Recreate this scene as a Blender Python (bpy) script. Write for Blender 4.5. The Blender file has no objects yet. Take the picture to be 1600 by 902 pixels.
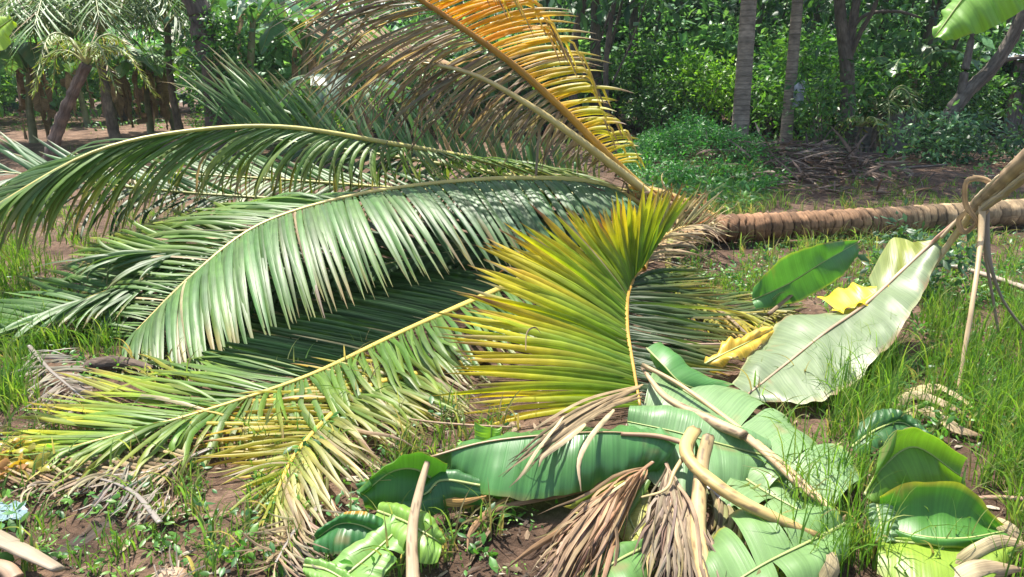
import bpy, math
import numpy as np
from mathutils import Vector
R = math.radians
rng = np.random.default_rng(7)

# ------------------------------------------------------------------ camera, sky, sun, exposure
CAM_H, PITCH, FPX = 1.5, R(16.4), 1156.0
sc = bpy.context.scene
cam = bpy.data.cameras.new('camera'); camo = bpy.data.objects.new('camera', cam)
sc.collection.objects.link(camo); sc.camera = camo
camo.location = (0, 0, CAM_H); camo.rotation_euler = (R(90) - PITCH, 0, 0)
cam.sensor_width = 36; cam.lens = 36 * FPX / 1600; cam.clip_end = 600; cam.clip_start = .05
SUN_EL, SUN_AZ = R(69), R(-24)      # azimuth from +Y (away from camera) towards +X
w = bpy.data.worlds.new('World'); sc.world = w; w.use_nodes = True
nt = w.node_tree; bg = nt.nodes['Background']
sky = nt.nodes.new('ShaderNodeTexSky'); sky.sky_type = 'NISHITA'; sky.sun_disc = False
sky.sun_elevation = SUN_EL; sky.sun_rotation = SUN_AZ; sky.air_density = 1.2; sky.dust_density = 2.0
nt.links.new(sky.outputs[0], bg.inputs[0]); bg.inputs[1].default_value = .12
sd = bpy.data.lights.new('sun', 'SUN'); sd.energy = 5.0; sd.angle = R(.55); sd.color = (1, .95, .85)
so = bpy.data.objects.new('sun', sd); sc.collection.objects.link(so)
to_sun = Vector((math.cos(SUN_EL) * math.sin(SUN_AZ), math.cos(SUN_EL) * math.cos(SUN_AZ), math.sin(SUN_EL)))
so.rotation_euler = to_sun.to_track_quat('Z', 'Y').to_euler(); so.location = (0, 0, 20)
sc.view_settings.view_transform = 'Standard'; sc.view_settings.look = 'None'
sc.view_settings.exposure = 1.06; sc.view_settings.gamma = 1
sc.cycles.max_bounces = 7; sc.cycles.diffuse_bounces = 3; sc.cycles.glossy_bounces = 2
sc.cycles.transmission_bounces = 4; sc.cycles.transparent_max_bounces = 4
sc.cycles.use_denoising = True

# ------------------------------------------------------------------ helpers
cp, sp = math.cos(PITCH), math.sin(PITCH)
def ray(px, py):
    x = (px - 800) / FPX; y = (451 - py) / FPX
    return np.array([x, cp + y * sp, -sp + y * cp])
def PY(px, py, Y):
    d = ray(px, py); return np.array([0, 0, CAM_H]) + d * (Y / d[1])
def PZ(px, py, z=0.):
    d = ray(px, py); return np.array([0, 0, CAM_H]) + d * ((z - CAM_H) / d[2])
def unit(v): return v / np.maximum(np.linalg.norm(v, axis=-1, keepdims=True), 1e-9)
def A(*v): return np.array(v, float)

def catmull(P, u):
    """P (n,k) control values, u in 0..1 -> values"""
    P = np.asarray(P, float); n = len(P)
    if n == 2: return P[0] + (P[1] - P[0]) * np.asarray(u)[:, None]
    E = np.vstack([2 * P[0] - P[1], P, 2 * P[-1] - P[-2]])
    x = np.clip(np.asarray(u), 0, 1) * (n - 1); i = np.minimum(x.astype(int), n - 2); f = (x - i)[:, None]
    p0, p1, p2, p3 = E[i], E[i + 1], E[i + 2], E[i + 3]
    return .5 * (2 * p1 + (p2 - p0) * f + (2 * p0 - 5 * p1 + 4 * p2 - p3) * f ** 2 + (3 * p1 - p0 - 3 * p2 + p3) * f ** 3)

def vnoise(x, y, s=1., seed=0):
    seed = int(seed * 97)
    x = np.asarray(x) * s + 1000.3; y = np.asarray(y) * s + 1000.7
    xi = np.floor(x).astype(np.int64); yi = np.floor(y).astype(np.int64); fx = x - xi; fy = y - yi
    def h(a, b):
        n = (a * 374761393 + b * 668265263 + seed * 974711) & 0x7fffffff
        n = ((n ^ (n >> 13)) * 1274126177) & 0x7fffffff
        return ((n ^ (n >> 16)) & 0xffff) / 32767.5 - 1
    fx = fx * fx * (3 - 2 * fx); fy = fy * fy * (3 - 2 * fy)
    return (h(xi, yi) * (1 - fx) + h(xi + 1, yi) * fx) * (1 - fy) + (h(xi, yi + 1) * (1 - fx) + h(xi + 1, yi + 1) * fx) * fy

def ground_h(x, y):
    x = np.asarray(x, float); y = np.asarray(y, float)
    h = .022 * vnoise(x, y, 1.1, 1) + .012 * vnoise(x, y, 3.3, 2) - .01
    far = np.clip((y - 6) / 8, 0, 1)
    h = h + far * .06 * vnoise(x, y, .35, 3)
    for (mx, my, sx, sy, hh) in ((2.75, 11.4, .95, 1.2, .5), (4.5, 11.0, 1.3, .9, .3)):
        h = h + hh * np.exp(-((x - mx) / sx) ** 2 - ((y - my) / sy) ** 2)
    return h

class G:
    """collects geometry (verts, quads, colour, leaf coordinates)"""
    def __init__(s): s.v = []; s.f = []; s.c = []; s.l = []; s.n = 0; s.t = []
    def add(s, V, F, C, L=None):
        V = np.asarray(V, float).reshape(-1, 3); F = np.asarray(F, np.int64)
        C = np.broadcast_to(np.asarray(C, float), V.shape) if np.ndim(C) == 1 else np.asarray(C, float).reshape(-1, 3)
        s.v.append(V); s.f.append(F + s.n); s.c.append(C)
        s.l.append(V if L is None else np.asarray(L, float).reshape(-1, 3)); s.n += len(V)
    def build(s, name, mat, parent=None, origin=None, smooth=True):
        V = np.vstack(s.v); C = np.vstack(s.c); Lp = np.vstack(s.l); F = np.vstack(s.f)
        o0 = np.array(parent['_o'] if (parent is not None and '_o' in parent) else (origin if origin is not None else (0, 0, 0)), float)
        me = bpy.data.meshes.new(name)
        me.vertices.add(len(V)); me.vertices.foreach_set('co', (V - o0).astype(np.float32).ravel())
        nf = len(F); k = F.shape[1]
        me.loops.add(nf * k); me.loops.foreach_set('vertex_index', F.astype(np.int32).ravel())
        me.polygons.add(nf); me.polygons.foreach_set('loop_start', (np.arange(nf) * k).astype(np.int32))
        me.polygons.foreach_set('use_smooth', np.full(nf, smooth))
        me.update(calc_edges=True)
        a = me.color_attributes.new('Col', 'FLOAT_COLOR', 'POINT')
        a.data.foreach_set('color', np.hstack([np.clip(C, 0, 1), np.ones((len(C), 1))]).astype(np.float32).ravel())
        b = me.attributes.new('lp', 'FLOAT_VECTOR', 'POINT'); b.data.foreach_set('vector', Lp.astype(np.float32).ravel())
        me.materials.append(mat)
        o = bpy.data.objects.new(name, me); sc.collection.objects.link(o)
        if parent is not None: o.parent = parent; o['_o'] = tuple(o0)
        elif origin is not None: o.location = tuple(origin); o['_o'] = tuple(o0)
        return o

def tag(o, label=None, cat=None, group=None, kind=None):
    if label: o['label'] = label
    if cat: o['category'] = cat
    if group: o['group'] = group
    if kind: o['kind'] = kind
    return o
def thing(name, loc, label, cat, group=None):
    o = bpy.data.objects.new(name, None); sc.collection.objects.link(o); o.location = tuple(loc)
    o['_o'] = tuple(float(q) for q in loc); o.empty_display_size = .1
    return tag(o, label, cat, group)
def dup(root, loc, rz=0, s=1., label=None, group=None):
    r = root.copy(); sc.collection.objects.link(r); r.location = loc; r.rotation_euler = (0, 0, rz); r.scale = (s, s, s)
    if label: r['label'] = label
    if group: r['group'] = group
    for ch in list(root.children):
        c = ch.copy(); sc.collection.objects.link(c); c.parent = r
        for g in list(ch.children):
            d = g.copy(); sc.collection.objects.link(d); d.parent = c
    return r

def ribbons(g, P, W, N, C, fold=.18, jit=0.):
    """P (n,s,3) centre lines, W (n,s) widths, N (n,s,3)|(3,) facing, C (n,s,3)"""
    n, S = P.shape[:2]
    T = unit(np.gradient(P, axis=1)); N = np.broadcast_to(N, P.shape)
    side = unit(np.cross(T, N)); nn = unit(np.cross(side, T))
    if jit:
        a = rng.normal(0, jit, (n, 1, 1)) + rng.normal(0, jit, (n, 1, 1)) * np.linspace(0, 1, S)[None, :, None]
        side, nn = side * np.cos(a) + nn * np.sin(a), nn * np.cos(a) - side * np.sin(a)
    Wd = W[..., None]; L = P + side * Wd / 2 - nn * Wd * fold; M = P; Rr = P - side * Wd / 2 - nn * Wd * fold
    V = np.stack([L, M, Rr], 2).reshape(-1, 3)
    C3 = np.repeat(C[:, :, None, :], 3, 2).reshape(-1, 3)
    d = np.cumsum(np.r_['1', np.zeros((n, 1)), np.linalg.norm(np.diff(P, axis=1), axis=2)], axis=1)
    r = rng.uniform(0, 60, (n, 1, 1)); k = np.array([-.5, 0, .5])[None, None, :]
    lx = r + k * W[..., None]; ly = np.broadcast_to(d[..., None], lx.shape); lz = np.broadcast_to(r, lx.shape)
    Lc = np.stack([lx, ly, lz], -1).reshape(-1, 3)
    i = np.arange(n)[:, None, None] * S * 3; j = np.arange(S - 1)[None, :, None] * 3; q = np.arange(2)[None, None, :]
    b = i + j + q; F = np.stack([b, b + 3, b + 4, b + 1], -1).reshape(-1, 4)
    g.add(V, F, C3, Lc)

def bez(B, Cc, T, s):
    s = s[None, :, None]; return B[:, None] * (1 - s) ** 2 + 2 * Cc[:, None] * s * (1 - s) + T[:, None] * s ** 2

def tube(g, P, rad, C, k=8, squash=1., rough=0., up=(0, 0, 1), cap=True):
    P = np.asarray(P, float); n = len(P); rad = np.asarray(rad, float); rad = np.broadcast_to(rad[:, None] if rad.ndim == 1 else rad, (n, k)).astype(float)
    T = unit(np.gradient(P, axis=0)); up = np.asarray(up, float)
    s = np.cross(T, up); bad = np.linalg.norm(s, axis=1) < .15
    if bad.any(): s[bad] = np.cross(T[bad], np.array([0.2, 1, 0]))
    s = unit(s); u = unit(np.cross(s, T))
    a = np.linspace(0, 2 * np.pi, k, endpoint=False)
    rr = rad * (1 + (rough * rng.normal(0, 1, (n, k)) if rough else 0))
    V = P[:, None] + (np.cos(a)[None, :, None] * s[:, None] + squash * np.sin(a)[None, :, None] * u[:, None]) * rr[..., None]
    C = np.asarray(C, float); C = np.broadcast_to(C, (n, 3)) if C.ndim == 1 else C
    Cv = C if C.ndim == 3 else np.repeat(C[:, None], k, 1)
    C = Cv[:, 0]
    i = np.arange(n - 1)[:, None] * k; j = np.arange(k)[None]
    F = np.stack([i + j, i + (j + 1) % k, i + k + (j + 1) % k, i + k + j], -1).reshape(-1, 4)
    d = np.r_[0, np.cumsum(np.linalg.norm(np.diff(P, axis=0), axis=1))]
    L = np.stack([np.broadcast_to(a / 6.28 * rad.mean() * 6, (n, k)), np.broadcast_to(d[:, None], (n, k)), np.zeros((n, k))], -1)
    V = V.reshape(-1, 3); Cv = Cv.reshape(-1, 3); L = L.reshape(-1, 3)
    if cap:
        for e, c0 in ((0, 0), (n - 1, (n - 1) * k)):
            idx = len(V); V = np.vstack([V, P[e]]); Cv = np.vstack([Cv, C[e]]); L = np.vstack([L, [0, 0, 0]])
            jj = np.arange(0, k, 2)
            F = np.vstack([F, np.stack([c0 + jj, c0 + (jj + 1) % k, c0 + (jj + 2) % k, np.full(len(jj), idx)], -1)])
    g.add(V, F, Cv, L)

# ------------------------------------------------------------------ materials
def new_mat(name):
    m = bpy.data.materials.new(name); m.use_nodes = True; t = m.node_tree; t.nodes.clear()
    o = t.nodes.new('ShaderNodeOutputMaterial'); return m, t, o
def N_(t, kind, **kw):
    n = t.nodes.new(kind)
    for k, v in kw.items():
        if k.startswith('i_'):
            key = k[2:]; key = int(key) if key.isdigit() else key.replace('_', ' ')
            n.inputs[key].default_value = v
        else: setattr(n, k, v)
    return n
def leaf_mat(name, rough=.42, transl=.35, streak=(70, 3, 1), sk=.22, bump=.25, spec=.5, blotch=.25, tboost=(1.25, 1.3, .7), coat=0.):
    m, t, o = new_mat(name); L = t.links.new
    a = N_(t, 'ShaderNodeAttribute', attribute_name='Col'); lp = N_(t, 'ShaderNodeAttribute', attribute_name='lp')
    mp = N_(t, 'ShaderNodeMapping'); mp.inputs['Scale'].default_value = streak; L(lp.outputs['Vector'], mp.inputs['Vector'])
    n1 = N_(t, 'ShaderNodeTexNoise', i_Scale=1., i_Detail=3.); L(mp.outputs[0], n1.inputs['Vector'])
    n2 = N_(t, 'ShaderNodeTexNoise', i_Scale=9., i_Detail=4.); L(lp.outputs['Vector'], n2.inputs['Vector'])
    r1 = N_(t, 'ShaderNodeMapRange'); r1.inputs[3].default_value = 1 - sk; r1.inputs[4].default_value = 1 + sk
    r1.inputs[1].default_value = .3; r1.inputs[2].default_value = .7; L(n1.outputs[0], r1.inputs[0])
    r2 = N_(t, 'ShaderNodeMapRange'); r2.inputs[3].default_value = 1 - blotch; r2.inputs[4].default_value = 1 + blotch
    r2.inputs[1].default_value = .3; r2.inputs[2].default_value = .7; L(n2.outputs[0], r2.inputs[0])
    mu = N_(t, 'ShaderNodeMath', operation='MULTIPLY'); L(r1.outputs[0], mu.inputs[0]); L(r2.outputs[0], mu.inputs[1])
    vm = N_(t, 'ShaderNodeVectorMath', operation='SCALE'); L(a.outputs['Color'], vm.inputs[0]); L(mu.outputs[0], vm.inputs['Scale'])
    bp = N_(t, 'ShaderNodeBump'); bp.inputs['Strength'].default_value = bump; bp.inputs['Distance'].default_value = .004
    L(n1.outputs[0], bp.inputs['Height'])
    p = N_(t, 'ShaderNodeBsdfPrincipled'); p.inputs['Roughness'].default_value = rough
    p.inputs['Specular IOR Level'].default_value = spec
    if coat: p.inputs['Coat Weight'].default_value = coat; p.inputs['Coat Roughness'].default_value = .22
    L(vm.outputs[0], p.inputs['Base Color']); L(bp.outputs[0], p.inputs['Normal'])
    tb = N_(t, 'ShaderNodeVectorMath', operation='MULTIPLY'); L(vm.outputs[0], tb.inputs[0]); tb.inputs[1].default_value = tboost
    tr = N_(t, 'ShaderNodeBsdfTranslucent'); L(tb.outputs[0], tr.inputs['Color'])
    mx = N_(t, 'ShaderNodeMixShader'); mx.inputs[0].default_value = transl
    L(p.outputs[0], mx.inputs[1]); L(tr.outputs[0], mx.inputs[2]); L(mx.outputs[0], o.inputs['Surface'])
    return m
def solid_mat(name, rough=.8, streak=(30, 4, 1), sk=.3, bump=.5, dist=.01, blotch=.3, spec=.3, bscale=6.):
    m, t, o = new_mat(name); L = t.links.new
    a = N_(t, 'ShaderNodeAttribute', attribute_name='Col'); lp = N_(t, 'ShaderNodeAttribute', attribute_name='lp')
    mp = N_(t, 'ShaderNodeMapping'); mp.inputs['Scale'].default_value = streak; L(lp.outputs['Vector'], mp.inputs['Vector'])
    n1 = N_(t, 'ShaderNodeTexNoise', i_Scale=1., i_Detail=5.); L(mp.outputs[0], n1.inputs['Vector'])
    n2 = N_(t, 'ShaderNodeTexNoise', i_Scale=bscale, i_Detail=5.); L(lp.outputs['Vector'], n2.inputs['Vector'])
    r1 = N_(t, 'ShaderNodeMapRange'); r1.inputs[3].default_value = 1 - sk; r1.inputs[4].default_value = 1 + sk
    r1.inputs[1].default_value = .3; r1.inputs[2].default_value = .7; L(n1.outputs[0], r1.inputs[0])
    r2 = N_(t, 'ShaderNodeMapRange'); r2.inputs[3].default_value = 1 - blotch; r2.inputs[4].default_value = 1 + blotch
    r2.inputs[1].default_value = .3; r2.inputs[2].default_value = .7; L(n2.outputs[0], r2.inputs[0])
    mu = N_(t, 'ShaderNodeMath', operation='MULTIPLY'); L(r1.outputs[0], mu.inputs[0]); L(r2.outputs[0], mu.inputs[1])
    vm = N_(t, 'ShaderNodeVectorMath', operation='SCALE'); L(a.outputs['Color'], vm.inputs[0]); L(mu.outputs[0], vm.inputs['Scale'])
    ad = N_(t, 'ShaderNodeMath', operation='ADD'); L(n1.outputs[0], ad.inputs[0]); L(n2.outputs[0], ad.inputs[1])
    bp = N_(t, 'ShaderNodeBump'); bp.inputs['Strength'].default_value = bump; bp.inputs['Distance'].default_value = dist
    L(ad.outputs[0], bp.inputs['Height'])
    p = N_(t, 'ShaderNodeBsdfPrincipled'); p.inputs['Roughness'].default_value = rough; p.inputs['Specular IOR Level'].default_value = spec
    L(vm.outputs[0], p.inputs['Base Color']); L(bp.outputs[0], p.inputs['Normal']); L(p.outputs[0], o.inputs['Surface'])
    return m
M_PALM = leaf_mat('palm_leaflet', rough=.43, transl=.34, streak=(260, 4, 1), sk=.25, bump=.35, spec=.5, blotch=.2)
M_YPALM = leaf_mat('yellow_palm_leaflet', rough=.45, transl=.5, streak=(260, 4, 1), sk=.2, bump=.3, blotch=.25, tboost=(1.3, 1.25, .6))
M_DRY = leaf_mat('dry_leaf', rough=.75, transl=.15, streak=(260, 5, 1), sk=.35, bump=.5, blotch=.35, tboost=(1.1, 1, .9), spec=.25)
M_BAN = leaf_mat('banana_leaf', rough=.42, transl=.32, streak=(110, 1.2, 1), sk=.15, bump=.35, spec=.6, blotch=.14, tboost=(1.5, 1.5, .5))
M_GLOSS = leaf_mat('glossy_banana_leaf', rough=.3, transl=.25, streak=(110, 1.2, 1), sk=.2, bump=.6, spec=.6, blotch=.14, tboost=(1.5, 1.5, .5))
M_BANU = leaf_mat('banana_leaf_underside', rough=.42, transl=.26, streak=(110, 1.2, 1), sk=.2, bump=.5, spec=.55, blotch=.1, tboost=(1.2, 1.25, .7))
M_LEAF = leaf_mat('shrub_leaf', rough=.4, transl=.4, streak=(30, 30, 1), sk=.15, bump=.1, blotch=.3, tboost=(1.4, 1.5, .6))
M_GRASS = leaf_mat('grass_blade', rough=.5, transl=.45, streak=(200, 3, 1), sk=.15, bump=.1, blotch=.25, tboost=(1.3, 1.3, .6), spec=.4)
M_RIB = solid_mat('leaf_stalk', rough=.42, streak=(60, 2, 1), sk=.14, bump=.25, dist=.003, blotch=.2, spec=.5)
M_STALK = solid_mat('dry_stalk', rough=.55, streak=(70, 2, 1), sk=.22, bump=.4, dist=.004, blotch=.25, spec=.4)
M_BARK = solid_mat('bark', rough=.88, streak=(30, 8, 1), sk=.35, bump=.9, dist=.02, blotch=.3)
M_PTRUNK = solid_mat('palm_bark', rough=.85, streak=(12, 60, 1), sk=.3, bump=.8, dist=.012, blotch=.3)

def soil_mat():
    m, t, o = new_mat('soil'); L = t.links.new
    gm = N_(t, 'ShaderNodeNewGeometry')
    def noise(s, d=6, r=.6):
        n = N_(t, 'ShaderNodeTexNoise', i_Scale=s, i_Detail=d, i_Roughness=r); L(gm.outputs['Position'], n.inputs['Vector']); return n
    a, b, c, e = noise(.45, 4), noise(2.6), noise(22, 5, .7), noise(90, 4, .7)
    cr = N_(t, 'ShaderNodeValToRGB'); L(b.outputs[0], cr.inputs[0]); el = cr.color_ramp.elements
    el[0].position = .3; el[0].color = (.075, .047, .032, 1); el[1].position = .72; el[1].color = (.30, .205, .15, 1)
    q = cr.color_ramp.elements.new(.5); q.color = (.17, .107, .072, 1)
    cr2 = N_(t, 'ShaderNodeValToRGB'); L(c.outputs[0], cr2.inputs[0]); el = cr2.color_ramp.elements
    el[0].position = .32; el[0].color = (.45, .43, .42, 1); el[1].position = .7; el[1].color = (1.5, 1.45, 1.4, 1)
    mu = N_(t, 'ShaderNodeMix', data_type='RGBA', blend_type='MULTIPLY'); mu.inputs[0].default_value = 1
    L(cr.outputs[0], mu.inputs[6]); L(cr2.outputs[0], mu.inputs[7])
    # paler trodden clearing far left and in front of it, darker leaf mould under the wood
    sx = N_(t, 'ShaderNodeSeparateXYZ'); L(gm.outputs['Position'], sx.inputs[0])
    at = N_(t, 'ShaderNodeAttribute', attribute_name='Col')
    m2 = N_(t, 'ShaderNodeMix', data_type='RGBA', blend_type='MULTIPLY'); m2.inputs[0].default_value = 1
    L(mu.outputs[2], m2.inputs[6]); L(at.outputs['Color'], m2.inputs[7])
    sum_ = N_(t, 'ShaderNodeMath', operation='ADD'); L(c.outputs[0], sum_.inputs[0]); L(e.outputs[0], sum_.inputs[1])
    bp = N_(t, 'ShaderNodeBump'); bp.inputs['Strength'].default_value = .9; bp.inputs['Distance'].default_value = .025
    L(sum_.outputs[0], bp.inputs['Height'])
    p = N_(t, 'ShaderNodeBsdfPrincipled'); p.inputs['Roughness'].default_value = .9; p.inputs['Specular IOR Level'].default_value = .25
    L(m2.outputs[2], p.inputs['Base Color']); L(bp.outputs[0], p.inputs['Normal']); L(p.outputs[0], o.inputs['Surface'])
    return m

# ------------------------------------------------------------------ ground
def build_ground():
    xs = np.unique(np.r_[-120, -60, np.linspace(-30, -7, 40), np.linspace(-7, 8, 240), np.linspace(8, 32, 40), 60, 120])
    ys = np.unique(np.r_[-20, -5, np.linspace(0, 9, 180), np.linspace(9, 30, 120), np.linspace(32, 60, 10), 120, 260])
    X, Y = np.meshgrid(xs, ys); Z = ground_h(X, Y); Z = np.where((Y > 40) | (np.abs(X) > 35), 0, Z)
    near = (Y < 9) & (Y > 0); Z = Z + near * (.006 * vnoise(X, Y, 9, 4) + .004 * vnoise(X, Y, 23, 5))
    V = np.stack([X, Y, Z], -1).reshape(-1, 3); nx, ny = len(xs), len(ys)
    i = np.arange(ny - 1)[:, None] * nx; j = np.arange(nx - 1)[None]
    F = np.stack([i + j, i + j + 1, i + nx + j + 1, i + nx + j], -1).reshape(-1, 4)
    # intrinsic soil colour: pale dry clearing on the left, dark mould to the right
    x, y = V[:, 0], V[:, 1]
    pale = np.clip((y - 7.5) / 2.5, 0, 1) * np.clip((-x + 1.0) / 2.0, 0, 1) * np.clip((24 - y) / 3, 0, 1)
    red = np.exp(-((x - 9.5) / 4.5) ** 2 - ((y - 13.5) / 1.2) ** 2)
    C = np.ones((len(V), 3)) * (1.0 + .25 * vnoise(x, y, .8, 9)[:, None])
    C = C + pale[:, None] * A(1.9, 1.85, 1.8) + red[:, None] * A(.9, .45, .25)
    g = G(); g.add(V, F, C * .82); o = g.build('ground', soil_mat()); tag(o, kind='structure')
    o.data.color_attributes  # keep
    return o
build_ground()

# ------------------------------------------------------------------ frond
def pal(*stops):
    """colour along a leaflet: stops (s, rgb)"""
    S = np.array([q[0] for q in stops]); Cc = np.array([q[1] for q in stops], float)
    def f(s): return np.stack([np.interp(s, S, Cc[:, k]) for k in range(3)], -1)
    return f
GREEN = pal((0, (.075, .16, .025)), (.6, (.07, .165, .03)), (.93, (.12, .19, .035)), (1, (.28, .2, .08)))
SILVER = pal((0, (.1, .2, .05)), (.7, (.115, .22, .06)), (.93, (.17, .24, .06)), (1, (.28, .26, .09)))
BLUEG = pal((0, (.075, .17, .07)), (.9, (.09, .19, .085)), (1, (.2, .2, .1)))
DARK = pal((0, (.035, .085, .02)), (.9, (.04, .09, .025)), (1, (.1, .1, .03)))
LIME = pal((0, (.11, .21, .03)), (.5, (.18, .27, .03)), (.9, (.38, .35, .05)), (1, (.35, .22, .1)))
YGREEN = pal((0, (.12, .24, .012)), (.35, (.3, .4, .015)), (.6, (.58, .54, .02)), (.94, (.68, .52, .03)), (1, (.3, .15, .06)))
FANGREEN = pal((0, (.1, .22, .015)), (.6, (.22, .34, .02)), (.88, (.42, .44, .03)), (1, (.4, .26, .06)))
WEATHER = pal((0, (.42, .34, .23)), (.4, (.34, .28, .2)), (1, (.17, .13, .1)))
UMBER = pal((0, (.3, .235, .17)), (.5, (.25, .2, .15)), (1, (.13, .1, .08)))
YEL = pal((0, (.5, .42, .03)), (.7, (.6, .42, .02)), (.93, (.6, .33, .02)), (1, (.25, .13, .06)))
ORANGE = pal((0, (.72, .36, .012)), (.5, (.74, .46, .02)), (.76, (.6, .44, .09)), (.86, (.3, .2, .12)), (1, (.22, .15, .1)))
YG1 = pal((0, (.55, .36, .015)), (.35, (.4, .42, .02)), (.7, (.5, .46, .04)), (.84, (.35, .25, .12)), (1, (.2, .14, .1)))
BROWN = pal((0, (.3, .21, .11)), (.5, (.29, .22, .13)), (1, (.15, .11, .065)))
PALEBR = pal((0, (.52, .41, .23)), (.4, (.43, .34, .21)), (1, (.19, .14, .09)))
TAN = pal((0, (.4, .33, .16)), (.5, (.45, .36, .22)), (1, (.33, .22, .13)))
REDBR = pal((0, (.3, .165, .075)), (.6, (.31, .19, .1)), (1, (.2, .12, .07)))
GREYDRY = pal((0, (.22, .19, .14)), (1, (.34, .3, .24)))
BLEACH = pal((0, (.32, .35, .05)), (.35, (.5, .48, .18)), (.8, (.72, .62, .42)), (1, (.35, .2, .12)))
OLIVE = pal((0, (.05, .09, .03)), (.5, (.1, .15, .035)), (.8, (.28, .27, .04)), (1, (.32, .2, .06)))

def frond(parent, rach, sides, rr=(.035, .006), rcol=((.5, .38, .09), (.38, .34, .08)), n=70, wid=.042, S=9, label=None,
          name='frond', squash=.7, mat=M_PALM, standalone=None):
    P3 = np.array([PY(*q) if not isinstance(q, np.ndarray) else q for q in rach])
    u = np.linspace(0, 1, 46); Pr = catmull(P3, u)
    g = G(); rad = rr[1] + (rr[0] - rr[1]) * (1 - u) ** 1.15
    c = A(*rcol[0])[None] * (1 - u[:, None]) + A(*rcol[1])[None] * u[:, None]
    tube(g, Pr, rad, c, k=8, squash=squash)
    if standalone:
        fr = g.build(name, M_RIB, origin=P3[0]); tag(fr, *standalone)
    else:
        fr = g.build(name, M_RIB, parent)
        if label: fr['label'] = label
    gl = G()
    for sd_ in sides:
        tips = np.array([PY(*q) if not isinstance(q, np.ndarray) else q for q in sd_['tips']])
        m = int(sd_.get('n', n) * (1.22 if sd_.get('S', S) > 5 else 1)); u0, u1 = sd_.get('u', (.08, 1.))
        uu = np.linspace(u0, u1, m) + rng.normal(0, .15 / m, m); uu = np.clip(uu, 0, 1)
        B = catmull(P3, uu); T = catmull(tips, uu)
        j = sd_.get('jit', .04); T = T + rng.normal(0, 1, T.shape) * j * A(1, 1.1, .7)
        keep = rng.random(m) > sd_.get('drop', .02)
        tan = unit(catmull(P3, np.clip(uu + .02, 0, 1)) - catmull(P3, np.clip(uu - .02, 0, 1)))
        Ln = np.linalg.norm(T - B, axis=1, keepdims=True)
        T = B + (T - B) * rng.uniform(1 - sd_.get('lv', .1), 1.04, (m, 1))
        bend = sd_.get('bend', (.25, 0, 0, .12))    # along rachis, then world xyz, in units of length
        Cc = (B + T) / 2 + Ln * (tan * bend[0] + A(*bend[1:])[None]) + rng.normal(0, .012, B.shape)
        s = np.linspace(0, 1, sd_.get('S', S)); P = bez(B, Cc, T, s)
        if sd_.get('wav', 0):
            ph = rng.uniform(0, 6, (m, 1)); P = P + sd_['wav'] * (np.sin(s[None] * 9 + ph) * s[None])[..., None] * rng.normal(0, 1, (m, 1, 3))
        P[:, :, 2] = np.maximum(P[:, :, 2], .012 + .01 * rng.random((m, 1)))
        if S > 5 and 'kink' not in sd_:      # a few creased or broken leaflets
            kb = rng.uniform(.35, .85, (m, 1)); kk = (rng.random((m, 1)) < .08 * sd_.get('rag', 1)) * np.clip(s[None] - kb, 0, 1)
            P = P + kk[..., None] * Ln[:, None] * (A(0, 0, -.9) + rng.normal(0, .35, (m, 1, 3)))
            P = P + (rng.normal(0, .02 * sd_.get('rag', 1), (m, 1, 3)) * Ln[:, None]) * (np.sin(s * 5)[None, :, None])
        if sd_.get('kink', 0):       # broken, hanging tips
            k = (s > .72)[None, :] & (rng.random((m, 1)) < sd_['kink']); a = np.clip(s - .72, 0, 1)[None]
            P = P + (k * a)[..., None] * (Ln * A(0, 0, -1.1))[:, None] - (k * a)[..., None] * (T - B)[:, None] * .35
        prof = np.interp(s, [0, .08, .35, .7, .93, 1], [.35, .75, 1, .8, .3, .04])
        endf = np.interp((uu - u0) / max(u1 - u0, 1e-3), [0, .1, .8, 1], [.7, 1, .9, .5])
        gap = vnoise(uu * 9, 0 * uu, 1, int(m)) > .62
        keep = keep & ~(gap & (rng.random(m) < .45 * sd_.get('rag', 1))) if S > 5 else keep
        W = sd_.get('w', wid) * (.86 if sd_.get('S', S) > 5 else 1) * prof[None] * endf[:, None] * rng.uniform(.85, 1.12, (m, 1))
        sh = np.clip(s[None] * rng.uniform(.7, 1.2, (m, 1)) + rng.normal(0, .05, (m, 1)), 0, 1); sh[:, -1] = 1
        col = sd_['col'](sh)
        if 'col2' in sd_:
            mixk = np.clip(np.interp(uu, *sd_['mix']) + rng.normal(0, .12, m), 0, 1)[:, None, None]
            col = col * (1 - mixk) + sd_['col2'](sh) * mixk
        dead = rng.random(m) < sd_.get('dead', .02); col[dead] = PALEBR(s)[None]
        bt = (rng.random((m, 1)) < .2) * np.clip((s[None] - rng.uniform(.6, .95, (m, 1))) * 8, 0, 1); col = col * (1 - bt[..., None]) + A(.3, .25, .1) * bt[..., None]
        col = col * rng.uniform(.78, 1.22, (m, 1, 1)) * (1 + rng.normal(0, .05, (m, 1, 3)))
        ribbons(gl, P[keep], W[keep], A(*sd_.get('N', (0, -.6, .8))), col[keep], fold=sd_.get('fold', .22), jit=sd_.get('tw', .25))
    lf = gl.build('leaflets', mat, fr)
    return fr

# ------------------------------------------------------------------ the fallen palm
BASE = PY(1100, 350, 6.75)
palm = thing('fallen_coconut_palm', BASE, 'uprooted coconut palm lying across the clearing, ringed trunk to the right and fronds spread left', 'palm tree')

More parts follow.
